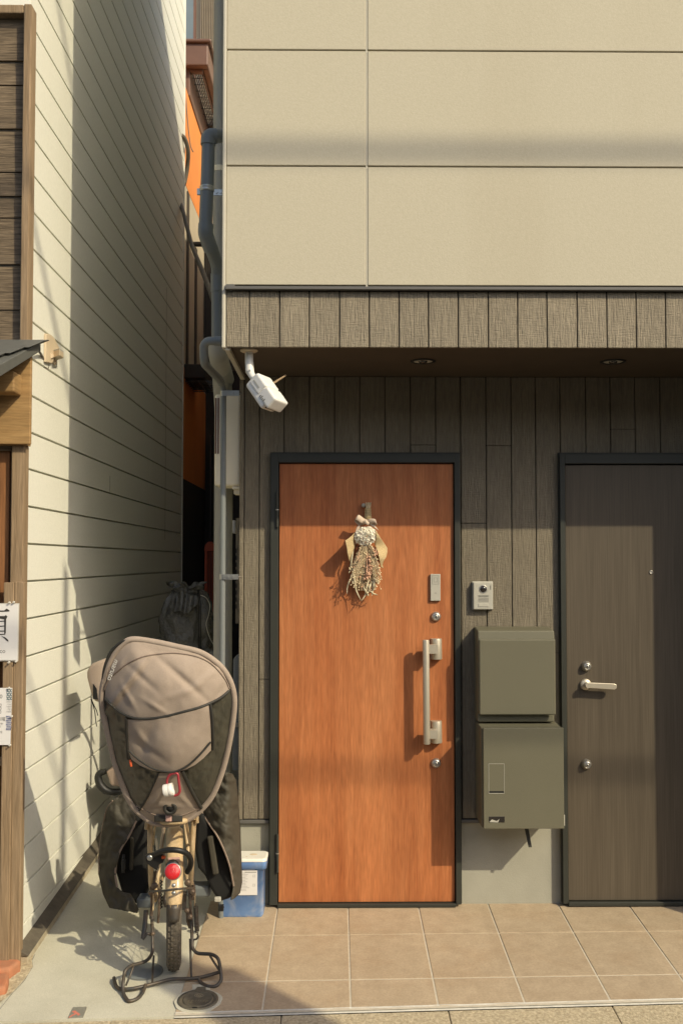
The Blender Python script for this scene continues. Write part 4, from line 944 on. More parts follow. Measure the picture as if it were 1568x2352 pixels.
m = MB(); e2 = c + ey * .026 + nrm * .0098; m.tube([e2 + ex * (.016 * math.cos(q_)) + ey * (.012 * math.sin(q_)) for q_ in [i * math.pi / 10 for i in range(20)]], .0012, 5, closed=True)
for dx in (-.007, 0, .007): m.tube([e2 + ex * (dx - .002) + ey * -.006, e2 + ex * (dx + .002) + ey * .006], .0012, 5)
m.build('emblem', M['cast_hi'], lidd)
m = MB(); m.prism([c + ex * x_ + ey * y_ for x_, y_ in ((-.012, -.066), (.006, -.066), (.006, -.058), (-.012, -.058))], nrm * .0105); m.build('lift_notch', M['black'], lidd)
c, t, nrm = disc('inspection_cover', 'plain grey round inspection cover in the concrete under the bicycle stand', 331, 2232, .08, None)
m = MB(); m.lathe(c, nrm, [(.074, -.002), (.074, .0025), (.072, .003), (.069, .003), (.068, .0015), (.067, .003), (.002, .0035)], 40); m.build('lid', M['pipe_mid'], t)
m = MB(); m.tube(ring_pts(c + nrm * .0028, .0715, 40), .0012, 5, closed=True); m.build('joint_ring', M['cast'], t)
q = [atg(u, v, .003) for u, v in ((169, 2313.5), (200.5, 2312.5), (191.5, 2336), (157.5, 2337.5))]
bpL = thing('boundary_plate', 'small square steel boundary plate with a worn red arrow in the concrete', 'marker plate', tuple(q[3]))
m = MB(); m.prism([p_ - Vector((0, 0, .006)) for p_ in q], (0, 0, .0075)); m.build('plate', M['plate'], bpL, bevel=.001)
def b3(x, y): return (144.3 + x * .0440, 2301.8 + y * .0440)
m = MB(); m.prism([atg(*b3(x, y), .0048) for x, y in ((360, 740), (640, 590), (560, 560), (480, 490), (650, 430), (760, 520), (930, 640), (800, 710), (700, 620), (430, 770), (310, 820))], (0, 0, .0004)); m.build('red_arrow', M['red_paint'], bpL)
# ================================================================ the bicycle, seen from behind
XB, YB = at(396, 2000, 3.95).x, 4.0
RW, RT = .232, .029
ZB = gz(YB) + RW + RT
bike = thing('bicycle', 'cream utility bicycle seen from behind on its centre stand, child seat cover on top', 'bicycle', (XB, YB, gz(YB)))
def cb(x, y, d): return at(219.5 + x * .2667, 1693.4 + y * .2667, d)
LEAN = math.atan2(-XB, YB)
def turn(m):                                              # the bicycle points a little to the left, into the alley
    mt = Matrix.Translation((XB, YB, 0)) @ Matrix.Rotation(LEAN, 4, 'Z') @ Matrix.Translation((-XB, -YB, 0))
    m.v = [mt @ p_ for p_ in m.v]; return m
def wheel(yc, zc, name='wheel', rw=RW, rt=RT):
    w_ = MB(); n, k = 60, 14; vs = []; fs = []
    for i in range(n):
        a_ = 2 * math.pi * i / n
        for j in range(k):
            b_ = 2 * math.pi * j / k; kn = 1 + (.05 if (i + (j // 2)) % 2 else 0) * max(0, math.cos(b_))
            r_ = rw + rt * math.cos(b_) * kn
            vs.append((XB + rt * 1.0 * math.sin(b_), yc + r_ * math.cos(a_), zc + r_ * math.sin(a_)))
    for i in range(n):
        for j in range(k): fs.append((i * k + j, i * k + (j + 1) % k, ((i + 1) % n) * k + (j + 1) % k, ((i + 1) % n) * k + j))
    w_.add(vs, fs, True); W_ = turn(w_).build(name, M['rubber'], bike); W_['_o'] = bike['_o']
    m = MB(); nk = 66                                    # tread blocks
    for i in range(nk):
        for s_, ph in ((-.017, 0), (-.006, .5), (.006, 0), (.017, .5)):
            a_ = 2 * math.pi * (i + ph) / nk; r_ = rw + math.sqrt(max(rt ** 2 - s_ ** 2, 0)) + .0008
            mt = Matrix.Translation((XB + s_, yc + r_ * math.cos(a_), zc + r_ * math.sin(a_))) @ Matrix.Rotation(a_, 4, 'X')
            m.box(-.0042, .0042, -.0022, .0022, -.0075, .0075, mt)
    turn(m).build('tread', M['rubber'], W_)
    m = MB()
    for s_ in (-1, 1): m.tube([(XB + s_ * .012, yc + (rw - .026) * math.cos(t), zc + (rw - .026) * math.sin(t)) for t in [2 * math.pi * i / 48 for i in range(48)]], .008, 8, closed=True)
    turn(m).build('rim', M['galv'], W_)
    m = MB()
    for i in range(28):
        t = 2 * math.pi * i / 28; s_ = .03 if i % 2 else -.03
        m.tube([(XB + s_, yc + .02 * math.cos(t + .9), zc + .02 * math.sin(t + .9)), (XB, yc + (rw - .03) * math.cos(t), zc + (rw - .03) * math.sin(t))], .0013, 4)
    turn(m).build('spokes', M['galv'], W_)
    turn(MB().lathe((XB - .045, yc, zc), (1, 0, 0), [(.012, 0), (.03, .008), (.03, .014), (.018, .018), (.018, .07), (.03, .074), (.03, .08), (.012, .09)], 20)).build('hub', M['iron'], W_)
    return W_
wheel(YB, ZB); wheel(YB + 1.12, gz(YB + 1.12) + RW + RT)
# rear mudguard
def guard(t0, t1, yc, zc, hw, name='mudguard'):
    vs = []; fs = []; N, K = 40, 9
    for i in range(N + 1):
        t = t0 + (t1 - t0) * i / N
        for j in range(K):
            s_ = -1 + 2 * j / (K - 1); r_ = RW + RT + .016 - .016 * abs(s_) ** 2.2 + (.003 if abs(abs(s_) - .55) < .15 else 0)
            h_ = hw * (1 - .25 * max(0, (i / N - .86) / .14) ** 2)
            vs.append((XB + s_ * h_, yc - r_ * math.cos(t), zc + r_ * math.sin(t)))
    for i in range(N):
        for j in range(K - 1): fs.append((i * K + j, i * K + j + 1, (i + 1) * K + j + 1, (i + 1) * K + j))
    return turn(MB().add(vs, fs, True)).build(name, M['cream'], bike, solid=.0022)
guard(R(125), R(12), YB, ZB, .032); guard(R(170), R(60), YB + 1.12, gz(YB + 1.12) + RW + RT, .032)
def gp(t, lift=.018, dx=0): r_ = RW + RT + lift; return Vector((XB + dx, YB - r_ * math.cos(R(t)), ZB + r_ * math.sin(R(t))))
m = MB()                                                 # rubber lip at the end of the guard
vs = []; fs = []
for i in range(5):
    t = 14 - i * 3.2
    for j in range(7):
        s_ = -1 + j / 3; vs.append(gp(t, .018 - .014 * abs(s_) ** 2, s_ * .0265 * (1 - .10 * i)))
for i in range(4):
    for j in range(6): fs.append((i * 7 + j, i * 7 + j + 1, i * 7 + j + 8, i * 7 + j + 7))
m.add(vs, fs, True); turn(m).build('guard_lip', M['iron'], bike, solid=.003)
c = at(397, 2002, 3.70); nrm = Vector((0.03, -.93, .28)).normalized()
rf = MB().lathe(c, nrm, [(.0275, -.004), (.029, .002), (.027, .006), (.012, .0075), (.001, .008)], 30).build('reflector', M['reflector'], bike); rf['_o'] = bike['_o']
MB().lathe(c, nrm, [(.031, -.018), (.0305, .001), (.0285, .003), (.0275, .002)], 30).build('housing', M['galv'], rf)
m = MB().sphere(at(397, 1990, 3.735), .026, 3, (1, .7, 1)); m.build('lamp_dome', M['lens'], rf)
m = MB()
for v in (2034, 2051):
    cc_ = at(399, v, 3.70); m.lathe(cc_, (0, -1, .2), [(.0075, -.008), (.0075, .001), (.0055, .003), (.001, .0035)], 16)
m.build('guard_bolt', M['galv'], bike)
st_ = [at(346, 2047, 3.86), at(375, 2046, 3.715), at(398, 2043, 3.695), at(420, 2041, 3.715), at(446, 2039, 3.86)]
MB().tube(smooth_path(st_, 5), .0042, 8).build('guard_stay', M['iron'], bike)
m = MB(); a, b = gp(52, .0205, -.026), gp(46, .0205, .026)
vs = [gp(50, .0195, -.023), gp(50, .0195, .02), gp(46, .0195, .02), gp(46, .0195, -.023)]; m.add(vs, [(0, 1, 2, 3)]); turn(m).build('sticker', M['pink'], bike, solid=.0008)
# carrier
m = MB(); yc_ = 3.735
m.tube(bent([at(350, 1878, 4.05), at(364, 1882, 3.80), at(378, 1889, yc_), at(424, 1887, yc_), at(432, 1880, 3.80), at(440, 1876, 4.05)], .03, 6), .0105, 14)
m.tube(bent([at(345, 1878, 3.95), at(345, 1950, 3.93), at(347, 2025, 3.99), at(350, 2048, 4.0)], .02), .0105, 12)
m.tube(bent([at(446, 1875, 3.95), at(442, 1950, 3.93), at(439, 2015, 3.99), at(438, 2045, 4.0)], .02), .0105, 12)
m.tube([at(345, 1880, 3.95), at(446, 1877, 3.95)], .008, 10)
m.tube(bent([at(446, 1882, 3.93), at(446, 1874, 3.93), at(452, 1872, 3.93), at(453, 1890, 3.93)], .01), .0075, 10); m.tube(bent([at(345, 1884, 3.93), at(338, 1886, 3.93), at(336, 1905, 3.93)], .01), .0075, 10)
m.tube([at(428, 1889, 3.78), at(437, 1940, 4.15)], .006, 8); m.tube([at(357, 1889, 3.78), at(352, 1940, 4.15)], .004, 8)
for s_ in (-1, 1): m.tube([(XB + s_ * .05, 3.78, at(400, 1886, 3.78).z), (XB + s_ * .06, 4.4, at(400, 1886, 3.78).z + .01)], .008, 8)
m.build('carrier', M['cream'], bike)
# ring lock
m = MB(); m.tube(smooth_path([cb(x, y, d) for x, y, d in ((500, 1020, 3.80), (560, 985, 3.77), (640, 970, 3.75), (720, 975, 3.75), (785, 1000, 3.77), (820, 1050, 3.80), (818, 1110, 3.83), (790, 1160, 3.86))], 5), [.0105] * 36, 12)
m.prism([cb(x, y, 3.79) for x, y in ((428, 1020), (480, 1010), (560, 985), (590, 1005), (585, 1080), (540, 1100), (530, 1150), (480, 1120), (432, 1080))], (0, .03, 0))
lk = m.build('ring_lock', M['black'], bike, bevel=.003); lk['_o'] = bike['_o']
m = MB(); m.lathe(cb(468, 1038, 3.789), (0, -1, 0), [(.0105, 0), (.0105, .003), (.006, .004)], 18); m.build('lock_barrel', M['galv'], lk)
a, b = cb(570, 1045, 3.786), cb(603, 1022, 3.786); MB().box(a.x, b.x, a.y - .004, a.y + .006, a.z, b.z).build('lock_tab', M['orange_tag'], lk, bevel=.001)
# frame: stays, tubes, fork, bars
BBk = Vector((XB, YB + .46, gz(YB) + .27)); SEAT = Vector((XB, YB + .30, gz(YB) + .70)); HEAD = Vector((XB, YB + .98, gz(YB) + .72))
m = MB()
for s_ in (-1, 1):
    m.tube([(XB + s_ * .075, YB, ZB), (XB + s_ * .05, YB + .25, ZB + .01), (XB + s_ * .02, YB + .46, gz(YB) + .27)], .009, 10)
    m.tube([(XB + s_ * .075, YB, ZB), (XB + s_ * .03, YB + .27, gz(YB) + .6)], .008, 10)
    m.prism([(XB + s_ * .078, YB - .03, ZB + .03), (XB + s_ * .078, YB + .03, ZB + .03), (XB + s_ * .078, YB + .03, ZB - .04), (XB + s_ * .078, YB - .03, ZB - .03)], (s_ * .005, 0, 0))
    m.tube([HEAD + Vector((s_ * .05, .04, -.12)), (XB + s_ * .055, YB + 1.12, gz(YB + 1.12) + RW + RT)], .012, 10)
m.tube([BBk, SEAT], .016, 12); m.tube([BBk, HEAD], .022, 12); m.tube([HEAD + Vector((0, .03, -.14)), HEAD + Vector((0, -.06, .2))], .02, 12)
turn(m).build('frame', M['cream'], bike)
m = MB(); hb = turn(MB().add([HEAD + Vector((0, -.04, .22))], [])).v[0]; gl = at(225, 1572, 4.62); gr = Vector((2 * hb.x - gl.x + .02, 4.70, gl.z))
m.tube(smooth_path([gl, gl.lerp(hb, .35) + Vector((0, .10, 0)), hb, gr.lerp(hb, .35) + Vector((0, .10, 0)), gr], 6), .012, 10); m.build('handlebar', M['galv'], bike)
m = MB(); m.tube(smooth_path([cb(x, y, 5.05) for x, y in ((90, 292), (40, 310), (24, 350), (50, 420), (110, 465), (200, 470), (290, 450))], 6), [.014 + .007 * min(i, 36 - i) / 18 for i in range(37)], 14); m.build('basket_edge', M['black'], bike)
m = MB(); m.prism([cb(x, y, 5.02) for x, y in ((90, 295), (160, 262), (300, 300), (320, 440), (130, 420))], (0, .25, 0)); m.build('basket_cover', M['taupe_trim'], bike, bevel=.01)
m = MB()
for s_ in (-1, 1):
    turn(MB().tube([(XB + s_ * .07, YB + .46, gz(YB) + .27), (XB + s_ * .085, YB + .40, gz(YB) + (.40 if s_ < 0 else .16))], .010, 8)).build('crank', M['galv'], bike)
m = MB(); c = cb(880, 1305, 4.28); m.box(c.x - .045, c.x + .055, 4.25, 4.33, c.z - .028, c.z + .02); m.build('pedal', M['pipe_dark'], bike, bevel=.012, seg=3)
m = MB(); c = cb(430, 1405, 4.3); m.box(c.x - .03, c.x + .05, 4.26, 4.34, c.z - .02, c.z + .02); m.build('pedal', M['pipe_dark'], bike, bevel=.008, seg=3)
# hub plates and brake parts beside the wheel
m = MB()
for pts, r_ in ((((480, 1290), (490, 1420), (478, 1560)), .007), (((520, 1150), (500, 1280), (498, 1450)), .005), (((552, 1300), (548, 1470), (540, 1600)), .005), (((800, 1230), (815, 1400), (822, 1560)), .006), (((845, 1270), (850, 1330), (828, 1400)), .006), (((795, 1480), (800, 1580), (820, 1640)), .009)):
    MB().tube([cb(x, y, 3.98) for x, y in pts], r_, 8).build('hub_rod', M['rust'], bike)
for (x, y, r_) in ((510, 1275, .013), (795, 1250, .013), (480, 1335, .010), (835, 1330, .012), (495, 1690, .009), (790, 1490, .010), (815, 1545, .012)):
    MB().lathe(cb(x, y, 3.955), (0, -1, 0), [(r_, 0), (r_, .008), (r_ * .5, .012)], 8).build('axle_nut', M['rust'], bike)
m = MB(); a, b = cb(742, 1480, 3.99), cb(782, 1330, 3.99); m.box(a.x, b.x, 3.98, 4.0, a.z, b.z); m.build('coaster_arm', M['iron'], bike, bevel=.003)
m = MB()
for k in range(9): c = cb(566, 1245 + k * 27, 4.0); m.tube([c + Vector((-.004, 0, .006)), c + Vector((.004, 0, 0)), c + Vector((-.004, 0, -.006))], .0035, 6)
m.build('chain', M['black'], bike)
# centre stand
def G(x, y, lift=.008):
    u, v = 219.5 + x * .2667, 1693.4 + y * .2667; return atg(u, v, lift)
m = MB(); r_ = .0066
L0 = [cb(486, 1540, 3.97), cb(492, 1720, 3.95), cb(492, 1865, 3.92), cb(440, 1930, 3.88), cb(300, 1968, 3.83), cb(252, 2010, 3.80), G(236, 2130, .03), G(240, 2210), G(285, 2280), G(370, 2250), G(415, 2190), G(432, 2130, .02)]
m.tube(bent(L0, .03, 5), r_, 12)
R0 = [cb(826, 1560, 3.97), cb(832, 1720, 3.95), cb(832, 1815, 3.93), cb(872, 1862, 3.91), cb(1005, 1868, 3.89), cb(1058, 1900, 3.87), cb(1080, 2010, 3.86), G(1085, 2095, .02), G(1040, 2148), G(960, 2145), G(908, 2115), G(888, 2075, .02)]
m.tube(bent(R0, .03, 5), r_, 12)
m.tube(smooth_path([G(160, 2072, .012), G(178, 2140, .010), G(225, 2168, .012), G(330, 2163, .014), G(480, 2128, .016), G(650, 2085, .018), G(800, 2080, .018), G(930, 2062, .02), G(1075, 2020, .03)], 5), r_, 12)
m.tube([cb(503, 1880, 3.93), cb(494, 1990, 3.90), G(490, 2112, .02)], .004, 8); m.tube([cb(815, 1735, 3.95), cb(820, 1900, 3.92), G(826, 2060, .02)], .0045, 8)
m.tube([cb(328, 1972, 3.84), cb(300, 2050, 3.81), G(262, 2140, .02)], .004, 8); m.tube([cb(985, 1880, 3.89), cb(1025, 1945, 3.875), cb(1070, 2010, 3.86)], .0042, 8)
m.build('centre_stand', M['iron'], bike)
m = MB(); sp = []
A_, B_ = cb(862, 1430, 3.95), cb(876, 1690, 3.95)
for i in range(19 * 10):
    t = i / 189; q_ = A_.lerp(B_, .1 + .85 * t); sp.append(q_ + Vector((math.cos(i * .628) * .0075, math.sin(i * .628) * .0075, 0)))
m.tube(sp, .0022, 5); m.tube([A_, A_.lerp(B_, .1)], .003, 6); m.tube(smooth_path([B_, cb(884, 1715, 3.95), cb(870, 1738, 3.95), cb(845, 1745, 3.95), cb(840, 1770, 3.95)], 4), .0038, 8)
m.build('stand_spring', M['iron'], bike)
m = MB(); m.tube([cb(436, 1490, 3.99), cb(425, 1640, 3.96), cb(405, 1735, 3.94)], [.009, .010, .007], 10); m.tube([cb(405, 1740, 3.94), cb(445, 1690, 3.95), cb(480, 1700, 3.96)], .006, 8); m.build('stand_lever', M['iron'], bike)

# ================================================================ rain cover of the child seat on the carrier
cover = thing('child_seat_cover', 'taupe canvas rain cover with dark vinyl windows over the bicycle child seat', 'seat cover', tuple(at(385, 1885, 3.85)))
def k3(x, y): return (156.8 + x * .28, 1411.2 + y * .28)
rim_px = [k3(x, y) for x, y in ((520, 207), (680, 222), (900, 268), (1080, 312), (1210, 392), (1290, 480), (1342, 590), (1362, 710), (1352, 850), (1330, 1000), (1300, 1150), (1258, 1300), (1190, 1470), (1100, 1590), (1000, 1672), (900, 1712), (790, 1722), (690, 1705), (610, 1650), (540, 1582), (480, 1480), (430, 1350), (380, 1200), (340, 1020), (300, 860), (278, 740), (284, 600), (318, 470), (368, 350), (440, 255))]
rim_c = curve2(rim_px, 4)
CU, CV = k3(800, 900)
import bisect
def _rho(u, v):
    du, dv = u - CU, v - CV
    if du * du + dv * dv < 1e-6: return 0.0
    best = None; n = len(rim_c)
    for i in range(n):
        x1, y1 = rim_c[i][0] - CU, rim_c[i][1] - CV; x2, y2 = rim_c[(i + 1) % n][0] - CU, rim_c[(i + 1) % n][1] - CV
        d = du * (y2 - y1) - dv * (x2 - x1)
        if abs(d) < 1e-9: continue
        t = (x1 * (y2 - y1) - y1 * (x2 - x1)) / d; s_ = (x1 * dv - y1 * du) / d
        s_ = (x1 * dv - y1 * du) / (du * (y2 - y1) - dv * (x2 - x1))
        if t > 0 and -1e-6 <= s_ <= 1 + 1e-6: best = t if best is None else min(best, t)
    return min(1.0, 1.0 / best) if best else 1.0
def rimy(v): return 3.765 - .20 * (1885 - v) / 420
CREASES = [(295, 1600, 1.05, 30, 5, .007), (330, 1560, .75, 42, 7, -.006), (470, 1560, -.65, 45, 8, .006), (505, 1590, -.9, 30, 6, -.005), (420, 1590, -.35, 50, 8, .0045), (360, 1625, .55, 34, 5, .006),
           (330, 1700, .95, 34, 7, .006), (345, 1725, .6, 40, 8, -.006), (455, 1730, -.7, 34, 8, .004), (385, 1850, .1, 40, 5, .005), (360, 1835, -.8, 22, 4, .005), (425, 1840, .8, 24, 4, .005), (280, 1520, 2.2, 26, 5, .005), (400, 1500, .15, 60, 7, -.004)]
def depth(u, v):
    r_ = _rho(u, v)
    y = rimy(v) - .105 * (1 - r_ ** 2.4)
    y += .007 * noise.noise((u * .020, v * .014, 1.3)) + .0012 * noise.noise((u * .07, v * .05, 7.1))
    w1 = math.exp(-(((u - 300) + .75 * (v - 1560)) / 9) ** 2) * math.exp(-((v - 1590) / 60) ** 2); y -= .016 * w1 - .010 * math.exp(-(((u - 312) + .75 * (v - 1560)) / 10) ** 2) * math.exp(-((v - 1590) / 55) ** 2); y += .010 * math.exp(-(((u - 420) - 1.1 * (v - 1560)) / 12) ** 2) * math.exp(-((v - 1560) / 50) ** 2)
    for (fu, fv, an, ln, wd, am) in CREASES:
        du, dv = u - fu, v - fv; a_ = du * math.cos(an) + dv * math.sin(an); b_ = -du * math.sin(an) + dv * math.cos(an)
        y -= am * math.exp(-(b_ / wd) ** 2 - (a_ / ln) ** 2)
    w2 = math.exp(-(((u - 330) + .35 * (v - 1720)) / 16) ** 2) * math.exp(-((v - 1710) / 40) ** 2); y += .012 * w2
    return y
def surf(off): return lambda u, v: at(u, v, depth(u, v) - off)
# shell behind the face: the hood's real depth
m = MB(); rings = []
for (dy, sc_k, lift) in ((0, 1.0, 0), (.10, 1.015, 4), (.25, 1.0, 10), (.42, .93, 22), (.52, .72, 34)):
    rg = []
    for (u, v) in rim_c[::2]:
        p0 = at(u, v, rimy(v)); cc0 = at(CU, CV, rimy(CV)); q_ = cc0 + (p0 - cc0) * sc_k; q_.y = p0.y + dy * max(.04, (4.41 - p0.z) / .93 - p0.y) / .52 * (1 if v < 1800 else max(.25, 1 - (v - 1800) / 80)); q_.z -= lift * .001; rg.append(q_)
    rings.append(rg)
k_ = len(rings[0]); vs = [p_ for r_ in rings for p_ in r_]
m.add(vs, [(j * k_ + i, j * k_ + (i + 1) % k_, (j + 1) * k_ + (i + 1) % k_, (j + 1) * k_ + i) for j in range(len(rings) - 1) for i in range(k_)], True); m.add(rings[-1], [tuple(range(k_))], True)
m.build('hood_shell', M['taupe'], cover)
def vin(u, v):                                           # the slack clear vinyl creases
    e = 1 - _rho(u, v) ** 6
    return at(u, v, depth(u, v) + e * (.010 * abs(noise.noise((u * .05 + v * .03, v * .04 - u * .03, 5))) + .006 * abs(noise.noise((u * .11, v * .09 + u * .05, 2)))))
patch(rim_c, vin, 4.5).build('vinyl_window', M['vinyl'], cover)
MB().tube([at(u, v, rimy(v) - .002) for u, v in rim_c], .0115, 10, closed=True).build('rim_binding', M['taupe'], cover, label='thick taupe binding round the rim')
# taupe top panel down to the zip
seam = [(304, 690), (360, 750), (430, 805), (510, 842), (590, 856), (700, 852), (820, 832), (950, 798), (1080, 762), (1200, 712), (1270, 670), (1318, 628)]
top_px = curve2([k3(x, y) for x, y in seam], 4, False)
arc = [k3(x, y) for x, y in ((1325, 600), (1300, 540), (1250, 450), (1180, 385), (1080, 330), (900, 285), (680, 240), (540, 222), (460, 262), (390, 350), (336, 470), (306, 600))]
patch(top_px + curve2(arc, 3, False), surf(.006), 5).build('hood_panel', M['taupe'], cover)
def line(pts, off, r_, name, mt, n=6, label=None):
    return MB().tube([surf(off)(u, v) for u, v in curve2([k3(x, y) for x, y in pts], n, False)], r_, 8).build(name, mt, cover, label=label)
line(seam, .009, .0048, 'zip_seam', M['zip'])
line([(296, 620), (330, 540), (400, 470), (500, 395), (620, 345), (760, 322), (900, 318), (1050, 345), (1160, 395), (1240, 470), (1295, 545), (1322, 610)], .0075, .0028, 'stitched_seam', M['taupe_trim'])
# pocket panel and the lower triangle
pock = [(484, 862), (590, 866), (700, 862), (820, 842), (950, 808), (1080, 772), (1162, 742), (1170, 900), (1172, 1050), (1172, 1115), (1110, 1180), (1040, 1235), (960, 1275), (870, 1298), (770, 1296), (680, 1278), (590, 1240), (520, 1190), (497, 1130), (488, 1000)]
patch([k3(x, y) for x, y in pock], lambda u, v: at(u, v, depth(u, v) - .011 - .012 * math.exp(-((u - 385) / 60) ** 2 - ((v - 1720) / 50) ** 2)), 5).build('pocket_panel', M['taupe'], cover)
line([(500, 1120), (590, 1200), (700, 1265), (800, 1290), (880, 1288), (980, 1240), (1080, 1150), (1170, 1045)], .0245, .0038, 'pocket_seam', M['zip'])
line([(476, 850), (480, 960), (488, 1080), (492, 1185)], .013, .0055, 'side_zip', M['zip']); line([(1165, 735), (1180, 860), (1186, 980), (1188, 1110)], .013, .0055, 'side_zip', M['zip'])
tri_ = [(742, 1300), (860, 1302), (935, 1285), (985, 1390), (1040, 1500), (1092, 1588), (960, 1600), (840, 1590), (700, 1600), (585, 1612), (640, 1520), (690, 1420)]
patch([k3(x, y) for x, y in tri_], surf(.008), 5).build('lower_panel', M['taupe'], cover)
line([(742, 1300), (690, 1420), (640, 1520), (585, 1608)], .010, .0035, 'panel_edge', M['zip']); line([(935, 1285), (985, 1390), (1040, 1500), (1092, 1588)], .011, .0065, 'panel_edge', M['zip'])
band = [(575, 1600), (700, 1592), (835, 1585), (960, 1590), (1095, 1582), (1000, 1668), (900, 1708), (790, 1718), (690, 1700), (620, 1655)]
patch([k3(x, y) for x, y in band], surf(.010), 5).build('lower_band', M['taupe'], cover)
line([(560, 1570), (700, 1640), (835, 1660), (960, 1640), (1080, 1585)], .011, .002, 'stitched_seam', M['taupe_trim'])
c = surf(.012)(*k3(836, 1590)); nn = Vector((0, -1, -.15)).normalized()
MB().lathe(c, nn, [(.026, -.004), (.026, .002), (.022, .006), (.0145, .005), (.0125, .001)], 28).build('grommet', M['zip'], cover)
MB().lathe(c, nn, [(.0135, .0), (.0135, .0025), (.001, .0026)], 24).build('grommet_hole', M['inner'], cover)
def strapq(x0, x1, nm, mt, off):
    return patch([k3(x, y) for x, y in ((x0, 1648 + abs((x0 + x1) / 2 - 820) * .0), (x1, 1650), (x1, 1698), (x0, 1700))], lambda u, v: at(u, v, depth(u, 1872) - .016 - off), 4).build(nm, mt, cover, solid=.003)
strapq(708, 800, 'elastic_strap', M['zip'], .0); strapq(848, 938, 'elastic_strap', M['zip'], .0); strapq(799, 849, 'strap_tab', M['pink'], .002)
o = surf(.016)(*k3(506, 1192)); MB().tube([o, o + Vector((.004, -.002, -.012)), o + Vector((.006, -.002, -.024))], [.003, .005, .004], 8).build('zip_pull', M['orange_tag'], cover)
# taupe mitt on the left end of the handlebar
m = MB(); o_ = [(340, 345), (200, 400), (148, 450), (150, 520), (170, 600), (196, 690), (214, 722), (262, 722), (330, 700)]
fr = [k3(x, y) for x, y in o_]
m.prism([at(u, v, 4.56) for u, v in fr], (0, .20, -.01)); mit = m.build('bar_mitt', M['taupe'], bike, bevel=.03, seg=4); mit['_o'] = bike['_o']
m = MB(); m.prism([at(*k3(x, y), 4.552) for x, y in ((205, 570), (232, 610), (244, 700), (204, 694))], (0, .03, 0)); m.build('mitt_opening', M['inner'], mit)
m = MB()
for pts in (((188, 690), (205, 740), (220, 800), (228, 880), (236, 920)), ((190, 695), (212, 745), (235, 790), (245, 830))): m.tube([at(*k3(x, y), 4.62) for x, y in pts], .0022, 5)
m.build('mitt_cord', M['cord'], mit)
line2 = [(500, 207), (420, 240), (350, 310), (305, 420), (288, 520), (290, 610)]
MB().tube([at(u, v, rimy(v) - .006) for u, v in curve2([k3(x, y) for x, y in line2], 5, False)], .006, 8).build('piping', M['zip'], cover)
# maker's script along the hood edge
e1 = Vector((-.34, 0, -.94)); e2_ = Vector((.94, 0, -.34)); o = surf(.0135)(*k3(388, 362)); mtx = text_mb('maruto', .026, o, e1, e2_, shear=.2)
for i, p_ in enumerate(mtx.v): mtx.v[i] = p_ + Vector((0, -.008, 0))
mtx.build('lettering', M['film'], cover)
# carabiner with a white ring
cbn = thing('carabiner', 'red carabiner holding a white plastic ring, clipped to the seat cover', 'carabiner', tuple(surf(.03)(*k3(860, 1400))))
def kc(x, y, d=0): return at(*k3(x, y), 3.60 + d)
MB().tube(bent([kc(x, y) for x, y in ((815, 1420), (808, 1360), (832, 1312), (880, 1300), (900, 1310), (908, 1380), (918, 1450), (900, 1480), (868, 1486))], .012, 5), .0048, 10).build('hook', M['red'], cbn)
m = MB(); a, b = kc(785, 1448, -.004), kc(862, 1432, -.004); ax = (b - a).normalized(); m.lathe(a, ax, [(.0215, 0), (.0222, .002), (.0222, (b - a).length * .45), (.0212, (b - a).length * .5), (.0222, (b - a).length * .55), (.0222, (b - a).length), (.019, (b - a).length), (.019, .001)], 24); m.build('ring', M['white'], cbn)
# the side flaps hanging over the foot wells
def flap(outline, uc, wd, yb0, bulge, side, name='side_flap'):
    def f(u, v):
        s_ = (u - uc) / wd
        return at(u, v, yb0 - bulge * (1 - min(1, s_ * s_)) + .16 * max(0, s_ * side) ** 2 + .020 * noise.noise((u * .03, v * .02, 4)) + .026 * abs(noise.noise((u * .045 + v * .02, v * .030 - u * .02, 9))) + .010 * abs(noise.noise((u * .10 - v * .05, v * .06, 3))) + .05 * (1 - (v - 1800) / 300))
    return patch([(219.5 + x * .2667, 1693.4 + y * .2667) for x, y in outline], f, 3.5).build(name, M['flap'], cover, solid=.006)
flap([(150, 545), (235, 480), (300, 570), (345, 640), (352, 720), (290, 850), (212, 980), (172, 1150), (188, 1290), (240, 1335), (300, 1345), (372, 1480), (358, 1512), (240, 1490), (125, 1470), (70, 1350), (32, 1180), (38, 950), (70, 740), (100, 620)], 272, 58, 4.26, .05, -1)
flap([(915, 645), (985, 560), (1060, 430), (1120, 300), (1175, 312), (1205, 370), (1225, 520), (1240, 800), (1252, 1050), (1258, 1250), (1240, 1340), (1190, 1390), (1168, 1400), (1188, 1280), (1165, 1150), (1130, 1030), (1060, 870), (985, 755)], 515, 45, 4.20, .06, 1)
def edge(pts, uc, wd, yb0, bulge, side):                 # bound edge along the flap's opening
    def f(x, y):
        u, v = 219.5 + x * .2667, 1693.4 + y * .2667; s_ = (u - uc) / wd
        return at(u, v, yb0 - bulge * (1 - min(1, s_ * s_)) + .16 * max(0, s_ * side) ** 2 + .020 * noise.noise((u * .03, v * .02, 4)) + .026 * abs(noise.noise((u * .045 + v * .02, v * .030 - u * .02, 9))) + .010 * abs(noise.noise((u * .10 - v * .05, v * .06, 3))) + .05 * (1 - (v - 1800) / 300) - .004)
    MB().tube(smooth_path([f(x, y) for x, y in pts], 4), .0042, 6).build('flap_binding', M['taupe_trim'], cover)
edge([(352, 720), (290, 850), (212, 980), (172, 1150), (188, 1290)], 272, 58, 4.26, .05, -1)
edge([(150, 545), (100, 620), (70, 740), (38, 950), (32, 1180)], 272, 58, 4.26, .05, -1)
